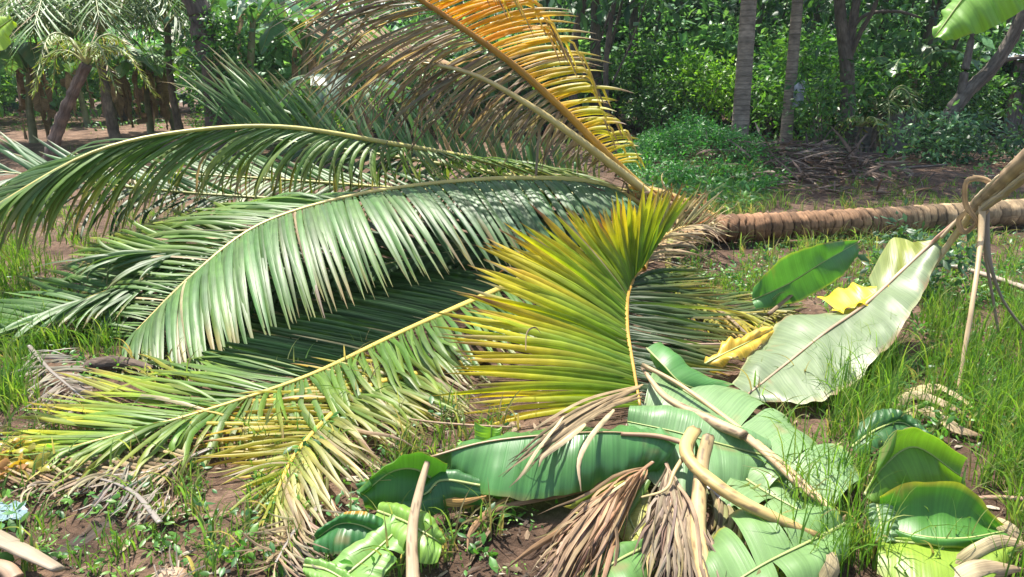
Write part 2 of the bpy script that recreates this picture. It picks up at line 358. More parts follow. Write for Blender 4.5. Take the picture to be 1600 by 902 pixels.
def fallen_trunk():
    a = PY(1095, 357, 6.75); b = PY(1640, 338, 7.35); c = PY(2300, 300, 8.9)
    a = PY(1095, 357, 6.42); ctrl = np.array([a, PY(1330, 350, 6.75), b, c]); ctrl[:, 2] = [.15, .15, .155, .17]
    n = 620; u = np.linspace(0, 1, n); P = catmull(ctrl, u)
    d = np.r_[0, np.cumsum(np.linalg.norm(np.diff(P, axis=0), axis=1))]
    # leaf scars: uneven saw-tooth rings
    edges = [0]
    while edges[-1] < d[-1] + .3: edges.append(edges[-1] + (rng.uniform(.06, .115) if edges[-1] < 2.4 else rng.uniform(.09, .14)))
    edges = np.array(edges); K = 36; ang = np.linspace(0, 2 * np.pi, K, endpoint=False)
    D = d[:, None] + .018 * vnoise(np.cos(ang)[None] * 1.5 + d[:, None] * 3, np.sin(ang)[None] * 1.5, 1, 41) + .008 * vnoise(ang[None] * 3, d[:, None] * 9, 1, 42)
    D = np.clip(D, 0, edges[-1] - .01); k = np.searchsorted(edges, D, side='right') - 1
    f = (D - edges[k]) / (edges[k + 1] - edges[k])
    amp = np.interp(D, [0, 1.6, 2.6, 6], [.018, .015, .008, .005]) * rng.uniform(.4, 1.4, len(edges))[k]
    crk = (.13 + .12 * rng.random(len(edges)))[k]
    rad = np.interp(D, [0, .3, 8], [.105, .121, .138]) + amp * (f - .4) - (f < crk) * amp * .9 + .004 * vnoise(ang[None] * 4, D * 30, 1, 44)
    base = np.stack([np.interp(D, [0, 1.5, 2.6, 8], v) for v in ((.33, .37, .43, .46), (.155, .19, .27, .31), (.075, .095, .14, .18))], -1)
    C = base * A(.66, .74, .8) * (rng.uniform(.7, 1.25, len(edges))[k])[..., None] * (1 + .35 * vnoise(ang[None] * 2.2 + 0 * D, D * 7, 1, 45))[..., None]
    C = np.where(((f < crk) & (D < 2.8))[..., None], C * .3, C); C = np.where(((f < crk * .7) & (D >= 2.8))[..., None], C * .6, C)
    C = C * (.55 + .45 * np.clip((np.sin(ang)[None] + .9) * 2, 0, 1))[..., None] * A(1, 1, 1) + 0   # ground shade painted into the underside colour
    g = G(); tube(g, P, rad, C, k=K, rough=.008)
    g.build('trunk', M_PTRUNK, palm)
fallen_trunk()

# F1 tall orange frond
frond(palm, [(1030, 318, 6.5), (965, 258, 6.35), (880, 172, 6.25), (800, 100, 6.15), (720, 42, 6.05), (650, -5, 6.), (560, -60, 5.9)],
      [dict(tips=[(1055, 345, 6.4), (1020, 255, 6.2), (968, 168, 6.1), (945, 85, 6.0), (890, 10, 5.9), (800, -40, 5.9), (690, -90, 5.8)],
            u=(.17, 1), n=78, col=YG1, col2=ORANGE, mix=([.2, .45, .62, 1], [0, .25, 1, 1]), bend=(.1, .1, 0, .1), N=(-.1, -.8, .6), kink=.7, w=.04, S=13, dead=.05, jit=.045),
       dict(tips=[(1000, 360, 6.3), (950, 275, 6.2), (815, 262, 6.1), (640, 235, 6.0), (505, 190, 5.9), (440, 90, 5.9), (400, -40, 5.8)],
            u=(.13, 1), n=165, rag=.9, col=WEATHER, col2=UMBER, mix=([0, .4, 1], [.1, .4, .7]), bend=(-.02, -.06, 0, .14), N=(0, -.5, .85), w=.033, wav=.008, jit=.07, tw=.5, lv=.3)],
      rr=(.06, .022), rcol=((.5, .3, .05), (.34, .15, .03)), label='tall dying frond, orange on one side and dry brown on the other', mat=M_YPALM)
# F2 pale stripped frond behind
frond(palm, [(1010, 300, 6.3), (900, 215, 6.1), (820, 160, 6.05), (735, 115, 6.0), (640, 95, 6.1), (540, 80, 6.3)],
      [dict(tips=[(960, 350, 6.5), (885, 265, 6.5), (775, 250, 6.5), (670, 235, 6.6), (570, 215, 6.6), (430, 160, 6.6)], u=(.3, 1), n=70, col=UMBER, col2=WEATHER,
            mix=([0, 1], [.5, .2]), bend=(.05, -.05, 0, .12), w=.024, wav=.01, jit=.1, tw=.6, lv=.35),
       dict(tips=[(960, 300, 6.8), (860, 190, 6.8), (760, 150, 6.8), (660, 110, 6.8), (560, 20, 6.8), (470, 40, 6.8)], u=(.55, 1), n=30, col=BROWN, w=.024, jit=.08)],
      rr=(.055, .006), rcol=((.6, .46, .18), (.5, .42, .2)), label='dry frond with a pale stripped stalk', mat=M_DRY)
# F9 upright green spikes behind
frond(palm, [(960, 300, 6.9), (830, 280, 6.95), (700, 258, 7.0), (570, 238, 7.0), (460, 222, 7.0), (380, 212, 7.0)],
      [dict(tips=[(930, 215, 7.0), (800, 170, 7.1), (640, 140, 7.2), (500, 118, 7.3), (345, 92, 7.3), (250, 105, 7.4)], u=(.1, 1), n=95, col=BLUEG, col2=GREEN, mix=([0, .5, .75, 1], [0, .1, .9, 1]), bend=(0, .02, 0, .05), N=(.2, -.9, .4), w=.046, jit=.09, lv=.25),
       dict(tips=[(940, 330, 6.8), (800, 320, 6.9), (640, 320, 6.9), (490, 320, 6.9), (370, 300, 7.), (270, 270, 7.2)], n=60, col=DARK, w=.045)],
      rr=(.04, .008), rcol=((.4, .36, .1), (.25, .3, .07)), label='frond with stiff leaflets standing upright')
# F3b low dark frond
frond(palm, [(960, 310, 6.6), (830, 300, 6.75), (680, 298, 6.7), (500, 285, 6.5), (350, 275, 6.3), (225, 268, 6.1)],
      [dict(tips=[(950, 370, 6.2), (800, 365, 6.3), (620, 372, 6.2), (430, 350, 6.), (300, 345, 5.8), (150, 330, 5.6)], n=74, col=DARK, col2=LIME, mix=([0, .4, .8, 1], [.1, .2, .5, .2]), w=.045, bend=(.25, 0, 0, .1)),
       dict(tips=[(930, 300, 7.), (760, 290, 7.3), (600, 265, 7.2), (420, 245, 7.), (260, 240, 6.9), (140, 245, 6.6)], n=60, col=GREEN, w=.045)],
      rr=(.04, .007), rcol=((.45, .4, .1), (.4, .38, .1)))
# F3 long arching frond
frond(palm, [(985, 312, 6.45), (880, 280, 6.5), (750, 250, 6.35), (620, 226, 6.15), (450, 199, 5.85), (300, 204, 5.45), (150, 236, 5.0), (0, 318, 4.55), (-70, 370, 4.35)],
      [dict(tips=[(1000, 370, 6.2), (985, 305, 6.2), (890, 292, 6.1), (640, 300, 5.8), (320, 320, 5.4), (120, 378, 4.9), (10, 385, 4.5), (-70, 410, 4.2), (-150, 430, 4.)],
            u=(.1, 1), n=150, col=SILVER, col2=LIME, mix=([0, .3, .7, 1], [.1, .4, .6, .5]), rag=.3, bend=(.22, 0, -.02, .15), N=(.35, -.1, .95), w=.042, jit=.045, lv=.16, dead=.02),
       dict(tips=[(1000, 330, 6.6), (900, 300, 6.9), (760, 290, 6.8), (560, 315, 6.5), (380, 330, 6.2), (180, 330, 5.9), (20, 330, 5.4), (-130, 380, 4.9), (-170, 400, 4.6)],
            u=(.1, 1), n=150, col=DARK, col2=LIME, mix=([0, .3, .6, 1], [.1, .2, .45, .3]), bend=(.3, 0, .05, .14), N=(0, -.6, .8), w=.045, jit=.06, lv=.2)],
      rr=(.045, .008), rcol=((.42, .4, .12), (.5, .42, .12)), label='long arching frond reaching out of the picture')
# left spikes
frond(palm, [(420, 310, 6.1), (300, 302, 5.9), (180, 290, 5.6), (70, 276, 5.3), (-60, 262, 5.1)],
      [dict(tips=[(330, 270, 6.2), (190, 255, 6.), (60, 225, 5.7), (-60, 205, 5.4), (-180, 190, 5.1)], n=26, col=GREEN, col2=BLUEG, mix=([0, 1], [.5, .8]), w=.045, jit=.06, bend=(.05, 0, 0, .03)),
       dict(tips=[(360, 360, 5.6), (220, 372, 5.3), (80, 380, 4.9), (-30, 330, 4.8), (-170, 300, 4.7)], n=30, col=DARK, w=.04, jit=.06)],
      rr=(.02, .006), rcol=((.3, .3, .08), (.3, .32, .1)))
# F4 main silvery frond
frond(palm, [(1000, 318, 6.4), (930, 286, 6.2), (800, 279, 5.95), (650, 290, 5.6), (520, 313, 5.25), (400, 354, 4.85), (300, 430, 4.4), (205, 525, 3.98)],
      [dict(tips=[(1075, 405, 5.9), (1010, 385, 5.7), (885, 412, 5.2), (748, 425, 4.75), (575, 468, 4.3), (435, 530, 3.85), (315, 595, 3.42), (180, 580, 3.5)],
            u=(.08, 1), n=136, col=SILVER, col2=BLUEG, mix=([0, .35, .5, 1], [.6, .5, .1, .1]), rag=.1, bend=(.06, .02, -.06, .17), N=(.05, -.62, .78), w=.05, jit=.022, lv=.08, tw=.14, dead=.01, S=10, fold=.15),
       dict(tips=[(1000, 330, 6.8), (900, 330, 6.7), (740, 345, 6.3), (560, 345, 5.9), (350, 338, 5.6), (200, 362, 5.1), (110, 430, 4.6), (130, 520, 4.1)],
            u=(.1, 1), n=130, col=SILVER, col2=LIME, mix=([0, .5, 1], [.1, .3, .4]), bend=(.12, 0, .04, .12), N=(0, -.3, .95), w=.045, jit=.05, lv=.2, dead=.06)],
      rr=(.042, .006), rcol=((.5, .42, .1), (.52, .4, .14)), label='broad silvery green frond hanging its leaflets like a comb')
frond(palm, [(990, 330, 6.35), (860, 366, 5.9), (720, 392, 5.55), (570, 420, 5.1), (440, 450, 4.72), (340, 492, 4.3)],
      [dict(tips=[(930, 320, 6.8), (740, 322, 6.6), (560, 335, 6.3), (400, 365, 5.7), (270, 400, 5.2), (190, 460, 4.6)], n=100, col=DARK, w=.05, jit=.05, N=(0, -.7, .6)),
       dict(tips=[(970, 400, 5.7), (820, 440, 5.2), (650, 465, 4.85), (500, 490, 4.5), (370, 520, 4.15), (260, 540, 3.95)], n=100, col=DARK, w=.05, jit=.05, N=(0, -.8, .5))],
      rr=(.03, .006), rcol=((.3, .28, .08), (.25, .26, .08)))
# extra sprays on the left under F4
frond(palm, [(560, 350, 5.3), (430, 372, 5.0), (330, 388, 4.75), (250, 395, 4.6), (190, 400, 4.5)],
      [dict(tips=[(400, 340, 5.4), (290, 330, 5.3), (220, 350, 5.1), (150, 385, 4.8), (120, 395, 4.6)], n=34, col=LIME, col2=GREEN, mix=([0, 1], [.7, .2]), w=.04, jit=.05),
       dict(tips=[(430, 430, 4.7), (300, 440, 4.5), (200, 450, 4.3), (120, 430, 4.3), (90, 420, 4.4)], n=34, col=GREEN, col2=DARK, mix=([0, 1], [.4, .4]), w=.04, jit=.05)],
      rr=(.02, .005))
frond(palm, [(430, 420, 4.75), (300, 425, 4.6), (200, 445, 4.4), (100, 482, 4.12), (0, 522, 3.85), (-90, 565, 3.6)],
      [dict(tips=[(320, 370, 5.), (170, 395, 4.9), (80, 425, 4.6), (-20, 470, 4.3), (-110, 510, 4.), (-180, 560, 3.7)], n=60, col=SILVER, col2=GREEN, mix=([0, 1], [.3, .1]), w=.042, jit=.04, bend=(.1, 0, 0, .1)),
       dict(tips=[(300, 500, 4.2), (190, 510, 4.05), (90, 522, 3.9), (-20, 545, 3.75), (-110, 570, 3.6), (-180, 600, 3.4)], n=60, col=SILVER, col2=DARK, mix=([0, .5, 1], [.9, .4, 0]), w=.045, jit=.04, bend=(.15, 0, 0, .12), dead=.05)],
      rr=(.025, .006))
# F5 lower frond; shade of F4 painted into its dark upper leaflets
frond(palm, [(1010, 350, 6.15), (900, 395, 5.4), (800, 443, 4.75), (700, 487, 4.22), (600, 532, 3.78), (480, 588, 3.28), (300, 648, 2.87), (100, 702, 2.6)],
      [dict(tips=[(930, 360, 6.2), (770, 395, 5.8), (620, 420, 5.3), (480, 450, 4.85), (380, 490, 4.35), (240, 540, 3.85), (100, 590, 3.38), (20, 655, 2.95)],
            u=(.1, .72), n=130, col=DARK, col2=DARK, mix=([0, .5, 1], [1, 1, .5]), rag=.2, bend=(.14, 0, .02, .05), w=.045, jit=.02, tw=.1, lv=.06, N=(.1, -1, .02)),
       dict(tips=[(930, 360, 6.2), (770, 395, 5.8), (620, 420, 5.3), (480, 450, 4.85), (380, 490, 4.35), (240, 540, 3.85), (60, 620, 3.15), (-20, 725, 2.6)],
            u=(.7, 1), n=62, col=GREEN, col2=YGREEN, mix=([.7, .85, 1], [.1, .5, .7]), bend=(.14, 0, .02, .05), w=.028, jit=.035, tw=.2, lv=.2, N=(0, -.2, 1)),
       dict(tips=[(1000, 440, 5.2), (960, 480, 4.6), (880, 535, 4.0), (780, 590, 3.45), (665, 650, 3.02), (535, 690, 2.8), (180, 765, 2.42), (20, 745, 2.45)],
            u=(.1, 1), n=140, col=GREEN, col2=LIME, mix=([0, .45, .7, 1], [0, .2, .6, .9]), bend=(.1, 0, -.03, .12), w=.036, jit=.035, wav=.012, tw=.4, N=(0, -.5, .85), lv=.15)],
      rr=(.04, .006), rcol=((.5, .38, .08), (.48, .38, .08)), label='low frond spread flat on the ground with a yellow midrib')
# F6 small yellow frond at the front left
frond(palm, [(760, 560, 3.75), (650, 585, 3.42), (575, 605, 3.22), (515, 650, 2.95), (460, 712, 2.62), (425, 785, 2.3)],
      [dict(tips=[(640, 530, 4.), (520, 560, 3.6), (400, 620, 3.15), (250, 665, 2.87), (330, 745, 2.48), (412, 850, 2.08)], u=(.15, 1), n=72, col=YEL, col2=LIME, mix=([.2, .6, 1], [.3, .2, .9]), w=.022, jit=.03, bend=(.1, 0, 0, .07), dead=.05, lv=.2),
       dict(tips=[(790, 640, 3.1), (745, 655, 3.0), (700, 668, 2.9), (620, 720, 2.6), (520, 840, 2.14), (440, 872, 2.04)], u=(.15, 1), n=80, col=LIME, col2=BLEACH, mix=([.3, .5, .72, 1], [0, .2, .9, 1]), w=.023, jit=.03, bend=(.05, 0, -.02, .12), dead=.08, lv=.2)],
      rr=(.03, .005), rcol=((.5, .36, .06), (.55, .36, .06)), label='small yellow frond pointing at the viewer, bleached at its tip', mat=M_YPALM)
# F7 the yellow fan
frond(palm, [(1003, 418, 5.2), (992, 432, 4.92), (985, 446, 4.68), (980, 466, 4.36), (980, 512, 3.88), (989, 570, 3.46), (1000, 634, 3.08)],
      [dict(tips=[(1075, 298, 5.25), (1010, 296, 5.0), (940, 318, 4.72), (850, 330, 4.5), (745, 385, 4.15), (682, 505, 3.55), (690, 672, 2.85)],
            u=(.0, 1), n=104, col=YGREEN, col2=FANGREEN, mix=([0, .25, .4, 1], [.7, .4, 0, -.2]), bend=(-.02, 0, 0, .03), rag=.5, w=.056, jit=.035, N=(.15, -.85, .5), tw=.2, lv=.16, fold=.22),
       dict(tips=[(1080, 380, 5.6), (1090, 410, 5.3), (1110, 440, 5.0), (1160, 490, 4.4), (1195, 550, 3.75), (1110, 600, 3.3), (1060, 650, 3.)],
            u=(.2, 1), n=95, col=OLIVE, col2=DARK, mix=([0, 1], [.2, .6]), bend=(.12, 0, -.02, .05), w=.03, jit=.04, N=(-.2, -.6, .7), wav=.004, tw=.4)],
      rr=(.024, .007), rcol=((.42, .22, .04), (.42, .26, .05)), label='yellow green fan of leaflets glowing against the light', mat=M_YPALM)
# right side sweep
frond(palm, [(1050, 360, 6.1), (1045, 420, 5.3), (1080, 465, 4.75), (1150, 488, 4.5), (1215, 485, 4.5)],
      [dict(tips=[(1110, 420, 5.6), (1150, 450, 5.2), (1180, 465, 4.9), (1225, 470, 4.8), (1270, 480, 4.6)], u=(.2, 1), n=30, col=OLIVE, w=.028, jit=.04, wav=.003, tw=.35, bend=(.1, 0, 0, .04)),
       dict(tips=[(1030, 520, 4.2), (1100, 540, 4.), (1180, 545, 3.9), (1220, 530, 4.), (1270, 500, 4.4)], u=(.2, 1), n=70, col=OLIVE, col2=YEL, mix=([0, 1], [.2, .4]), w=.026, jit=.05, wav=.003, tw=.35, bend=(.2, 0, 0, .06))],
      rr=(.03, .008), rcol=((.2, .2, .05), (.35, .28, .06)))
# tan tuft at the crown
frond(palm, [(1001, 420, 5.15), (1010, 398, 5.35), (1030, 375, 5.6), (1065, 356, 5.9), (1115, 352, 6.3)],
      [dict(tips=[(1010, 330, 5.4), (1010, 305, 5.4), (1060, 295, 5.6), (1110, 305, 5.8), (1150, 325, 5.9)], n=40, col=TAN, col2=LIME, mix=([0, 1], [.9, .1]), w=.028, jit=.06, bend=(.1, 0, 0, .1), tw=.5),
       dict(tips=[(1060, 420, 5.3), (1095, 400, 5.4), (1110, 385, 5.6), (1130, 370, 5.7), (1150, 350, 5.9)], n=36, col=BROWN, col2=TAN, mix=([0, 1], [.3, .9]), w=.024, jit=.06, wav=.015, tw=.6, bend=(.1, 0, 0, .12))],
      rr=(.045, .01), rcol=((.55, .3, .05), (.5, .38, .16)), label='curved orange stalk with a tan tuft', mat=M_DRY)
# short frond stubs behind
frond(palm, [(1000, 320, 6.6), (930, 290, 6.9), (850, 268, 7.1), (760, 262, 7.2)],
      [dict(tips=[(1010, 260, 6.8), (930, 225, 7.), (840, 215, 7.2), (720, 210, 7.3)], u=(.3, 1), n=34, col=GREEN, col2=TAN, mix=([0, 1], [.3, .1]), w=.035, jit=.09, wav=.01),
       dict(tips=[(960, 340, 6.5), (900, 340, 6.5), (800, 330, 6.7), (700, 320, 6.8)], n=30, col=GREEN, w=.035, jit=.08)], rr=(.05, .01), rcol=((.45, .36, .13), (.3, .3, .1)))

# crown heart: stalk bases, fibre, spent flower stalks
def crown_heart():
    g = G()
    for (a, b, r0, r1, c) in (((1130, 352, 6.72), (1000, 310, 6.4), .1, .045, (.3, .2, .09)), ((1120, 345, 6.7), (985, 290, 6.5), .09, .05, (.42, .28, .08)),
                              ((1125, 362, 6.7), (1030, 385, 6.), .09, .045, (.34, .22, .1)), ((1110, 352, 6.7), (930, 288, 6.3), .08, .035, (.33, .28, .1)),
                              ((1110, 360, 6.7), (985, 340, 6.15), .09, .04, (.16, .1, .06)), ((1100, 340, 6.8), (1015, 295, 6.8), .08, .05, (.25, .18, .09)),
                              ((1120, 366, 6.65), (1045, 372, 6.2), .08, .05, (.2, .12, .08))):
        p = np.array([PY(*a), (PY(*a) + PY(*b)) / 2 + A(0, 0, .04), PY(*b)]); u = np.linspace(0, 1, 12)
        tube(g, catmull(p, u), r0 + (r1 - r0) * u, A(*c), k=10, squash=.6, rough=.03)
    g.build('stalk_bases', M_BARK, palm)
    g = G(); n = 260
    B = np.array([PY(rng.uniform(940, 1110), rng.uniform(300, 372), rng.uniform(6.1, 6.8)) for _ in range(n)])
    d = unit(rng.normal(0, 1, (n, 3)) + A(-.4, -.5, .2)); Ln = rng.uniform(.1, .38, (n, 1)); T = B + d * Ln + A(0, 0, -.05); T[:, 2] = np.maximum(T[:, 2], .02)
    s = np.linspace(0, 1, 6); P = bez(B, (B + T) / 2 + rng.normal(0, .05, B.shape), T, s)
    cc = np.array([(.34, .12, .04), (.16, .1, .07), (.4, .3, .14), (.1, .12, .04)])[rng.integers(0, 4, n)]
    ribbons(g, P, np.full((n, 6), .012) * rng.uniform(.6, 2, (n, 1)) * np.interp(s, [0, 1], [1, .3]), A(0, -.7, .7), np.repeat(cc[:, None], 6, 1), jit=.6)
    g.build('dry_fibre', M_DRY, palm)
crown_heart()

# ------------------------------------------------------------------ banana leaves
BG_ = pal((0, (.07, .19, .04)), (1, (.06, .18, .045)))
def banana_blade(g, mid, left, right, nt_=60, nv=8, camber=(0.018, 0.018), ripple=.005, freq=24, tears=(), col=(.06, .17, .045), edge=None, edgew=.08, colfn=None, up=(0, 0, 1), shift=.02, wrk=.011, brown=.5):
    u = np.linspace(0, 1, nt_); M = catmull(mid, u)
    Lm = np.linalg.norm(np.diff(M, axis=0), axis=1).sum()
    for side_i, E0 in enumerate((left, right)):
        if E0 is None: continue
        E = catmull(E0, u); ph = rng.uniform(0, 6)
        cuts = [0] + sorted(int(round(t * (nt_ - 1))) for (sd0, t) in tears if sd0 == side_i) + [nt_ - 1]
        for a, b in zip(cuts[:-1], cuts[1:]):
            if b - a < 1: continue
            k = np.arange(a, b + 1); m_ = M[k]; e_ = E[k]
            v = np.linspace(0, 1, nv + 1)[None, :, None]
            acr = e_ - m_; T = unit(np.gradient(M, axis=0))[k]
            nn = unit(np.cross(T, acr)); nn = np.where((nn @ np.asarray(up, float))[:, None] < 0, -nn, nn)
            P = m_[:, None] + acr[:, None] * v
            wl = np.linalg.norm(acr, axis=1)[:, None, None]
            rp = ripple * np.sin(u[k] * freq * (1 + .3 * math.sin(ph)) + ph) + ripple * .5 * np.sin(u[k] * freq * 2.7 + 2 * ph)
            P = P + nn[:, None] * (camber[side_i] * np.sin(np.pi * v) + rp[:, None, None] * v ** 1.4)
            if len(cuts) > 2:      # torn strips part and lift differently
                lift = rng.normal(0, shift); cen = (m_[len(k) // 2]); sh = rng.uniform(.0, .05)
                tc = (u[k] - u[k].mean()) / max(u[k].max() - u[k].min(), 1e-6)
                P = P + nn[:, None] * lift * v ** 1.5 - T[:, None] * (tc[:, None, None] * v * (b - a) / nt_ * Lm * .16)
            n = len(k); uk = u[k][:, None] * Lm; vk = v[..., 0] * wl[..., 0]
            P = P + nn[:, None] * (wrk * (vnoise(uk * 7 + ph, vk * 5, 1, 11) + .5 * vnoise(uk * 17, vk * 11 + ph, 1, 12)) * np.clip(vk * 12, 0, 1))[..., None]
            P = P - acr[:, None] * (.035 * (vnoise(u[k] * Lm * 22 + ph, 0 * u[k], 1, 13)[:, None] + .6) * (v[..., 0] > .99))[..., None]
            ln = u[k] * Lm
            C = np.ones((n, nv + 1, 1)) * A(*col)
            if edge is not None:
                ek = np.clip((v - (1 - edgew)) / edgew, 0, 1); C = C * (1 - ek) + A(*edge) * ek
            spot = np.clip((vnoise(uk * 6 + ph * 3, vk * 9, 1, 14) * .6 + .4 * vnoise(uk * 30, vk * 30 + ph, 1, 15) + (v[..., 0] - .86) * 3.0 * (v[..., 0] > .86) - .52) * 5, 0, 1)[..., None] * brown
            C = C * (1 + .13 * vnoise(uk * 3 + ph, vk * 3, 1, 16))[..., None]
            C = C * (1 - spot) + A(.3, .2, .1) * spot
            if colfn is not None: C = colfn(C, u[k][:, None, None], v, side_i)
            Lc = np.stack([np.broadcast_to(ln[:, None], (n, nv + 1)) + side_i * 7.3 + ph, np.broadcast_to(v[..., 0] * wl[..., 0], (n, nv + 1)), np.full((n, nv + 1), ph)], -1)
            i = np.arange(n - 1)[:, None] * (nv + 1); j = np.arange(nv)[None]
            F = np.stack([i + j, i + nv + 1 + j, i + nv + 2 + j, i + j + 1], -1).reshape(-1, 4)
            P[..., 2] = np.maximum(P[..., 2], .008)
            g.add(P.reshape(-1, 3), F, C.reshape(-1, 3), Lc.reshape(-1, 3))
def zz(lst, z=.06): return np.array([PZ(q[0], q[1], q[2] if len(q) > 2 else z) for q in lst])
def yy(lst): return np.array([PY(*q) for q in lst])
def banana_leaf(label, mid, left, right, stalk=None, rib=(.006, .0025), ribcol=(.33, .38, .13), mat=None, z=.06, group='cut banana leaves on the ground', parent=None, blade_kw=None, y=False, name='banana_leaf'):
    f = yy if y else (lambda l: zz(l, z))
    Mi = f(mid); Le = None if left is None else f(left); Ri = None if right is None else f(right)
    if parent is None: root = thing(name, Mi[0], label, 'banana leaf', group)
    else: root = parent
    g = G(); banana_blade(g, Mi, Le, Ri, **(blade_kw or {})); b = g.build('blade', mat or M_BAN, root)
    if parent is not None and label: b['label'] = label
    g = G(); u = np.linspace(0, 1, 24); P = catmull(Mi, u) + A(0, 0, .004)
    tube(g, P, rib[0] + (rib[1] - rib[0]) * u, A(*ribcol), k=8, squash=.7); g.build('midrib', M_RIB, root)
    if stalk:
        S_ = f(stalk['p']); g = G(); u = np.linspace(0, 1, 26)
        tube(g, catmull(S_, u), np.interp(u, np.linspace(0, 1, len(stalk['r'])), stalk['r']), A(*stalk.get('c', (.42, .3, .17))), k=12, squash=.8, rough=.02)
        g.build('stalk', M_STALK, root)
    return root
DG = (.035, .115, .03); MG = (.055, .17, .035); PG = (.2, .3, .15); LG = (.17, .32, .04)

# glossy leaf in the centre foreground
banana_leaf('glossy dark green banana leaf folded along its midrib in front of the yellow fan', [(672, 716, .16), (760, 692, .2), (870, 680, .22), (965, 677, .22), (1060, 688, .2)],
            [(678, 728, .08), (742, 772, .07), (860, 780, .07), (965, 752, .08), (1028, 735, .09)], [(680, 712, .13), (760, 686, .12), (860, 670, .12), (965, 668, .12), (1040, 672, .12)],
            mat=M_GLOSS, ribcol=(.3, .2, .1), blade_kw=dict(col=(.075, .21, .06), camber=(0.021, 0.006), ripple=.009, freq=34, nt_=110, edge=(.1, .2, .04), edgew=.04),
            stalk=dict(p=[(970, 678, .22), (1030, 682, .215), (1085, 698, .2)], r=(.008, .012), c=(.36, .22, .13)))
# pale sheets right of centre
banana_leaf('largest pale green banana leaf lying flat, long tan stalk running diagonally across it', [(1020, 580, .14), (1100, 632, .1), (1170, 678, .09), (1240, 738, .08), (1300, 792, .07)],
            [(1065, 560, .1), (1150, 598, .08), (1225, 642, .08), (1305, 700, .07), (1350, 770, .05)], [(990, 640, .08), (1050, 700, .07), (1150, 728, .06), (1230, 790, .05), (1290, 815, .04)], mat=M_BANU,
            stalk=dict(p=[(1003, 570, .2), (1060, 600, .16), (1130, 650, .13), (1200, 705, .12), (1262, 760, .1), (1300, 800, .08)], r=(.012, .011, .012, .011, .009), c=(.46, .33, .17)),
            blade_kw=dict(col=(.19, .31, .13), camber=(0.030, 0.018), ripple=.009, freq=14, nt_=90, tears=((0, .45), (0, .72), (1, .5), (1, .8)), edge=(.25, .3, .1), edgew=.04, shift=.04))
banana_leaf('broad pale banana leaf folded over beside the lower end of the fan rib', [(1200, 715, .08), (1125, 695, .12), (1050, 675, .14), (980, 660, .15)],
            [(1200, 690, .1), (1135, 655, .14), (1060, 635, .17), (985, 632, .19)], [(1195, 745, .05), (1130, 765, .07), (1060, 765, .08), (1000, 735, .1)], mat=M_BANU,
            blade_kw=dict(col=(.15, .28, .11), camber=(0.030, 0.024), ripple=.007, freq=12, nt_=60, tears=((1, .5),)))
banana_leaf('pale shiny banana leaf torn in strips under the thick forked stalk', [(1150, 740, .06), (1200, 772, .06), (1250, 800, .06), (1300, 835, .05)],
            [(1190, 735, .06), (1240, 752, .07), (1300, 780, .07), (1340, 815, .05)], [(1120, 790, .04), (1160, 815, .04), (1210, 845, .04), (1280, 858, .04)], mat=M_BANU,
            blade_kw=dict(col=(.2, .32, .13), camber=(0.024, 0.018), ripple=.009, freq=16, tears=((0, .3), (0, .6), (1, .4), (1, .7)), shift=.04))
banana_leaf('banana leaf at the bottom edge with a yellow end and a brown torn hole', [(1320, 820, .08), (1260, 850, .09), (1190, 885, .08), (1120, 930, .05)],
            [(1280, 790, .1), (1210, 800, .1), (1140, 812, .08), (1080, 870, .05)], [(1330, 870, .04), (1280, 910, .04), (1210, 945, .03), (1130, 960, .03)],
            blade_kw=dict(col=(.17, .3, .1), camber=(0.036, 0.024), ripple=.006, freq=14, tears=((0, .42), (0, .7), (1, .6)), edge=(.35, .33, .04), edgew=.1))
banana_leaf('small glossy green banana leaf at the bottom edge between the two brown dry fronds', [(1018, 852, .05), (975, 872, .07), (930, 900, .06), (880, 940, .04)],
            [(1000, 842, .06), (950, 848, .07), (905, 862, .06), (860, 900, .04)], [(1025, 890, .03), (1000, 930, .03), (960, 960, .03), (900, 970, .03)],
            blade_kw=dict(col=(.13, .27, .07), camber=(0.018, 0.018), ripple=.005, freq=12, edge=(.3, .36, .08), tears=((0, .6),)))
banana_leaf('yellowing spotted banana leaf hanging behind the glossy dark leaf', [(985, 735, .1), (975, 775, .06), (985, 815, .04), (1005, 850, .03)],
            [(950, 750, .08), (945, 785, .05), (958, 825, .03), (985, 860, .02)], [(1010, 740, .08), (1015, 780, .05), (1020, 820, .03), (1020, 855, .02)], mat=M_BANU,
            blade_kw=dict(col=(.42, .42, .1), camber=(0.012, 0.012), ripple=.008, freq=10, colfn=lambda C, u, v, s: C * (1 - .35 * (vnoise(u * 9, v * 5 + 0 * u, 1, 33 + s) > .45)) + 0))
banana_leaf('small folded green banana leaf lying against the pale sheet below the fan', [(1010, 545, .22), (1035, 570, .2), (1065, 600, .14), (1110, 615, .08)],
            [(1040, 538, .2), (1060, 560, .18), (1100, 585, .14), (1150, 600, .08)], [(1015, 560, .14), (1040, 600, .1), (1075, 622, .08), (1120, 625, .05)],
            blade_kw=dict(col=(.09, .24, .06), camber=(0.030, 0.012), ripple=.005, freq=10))
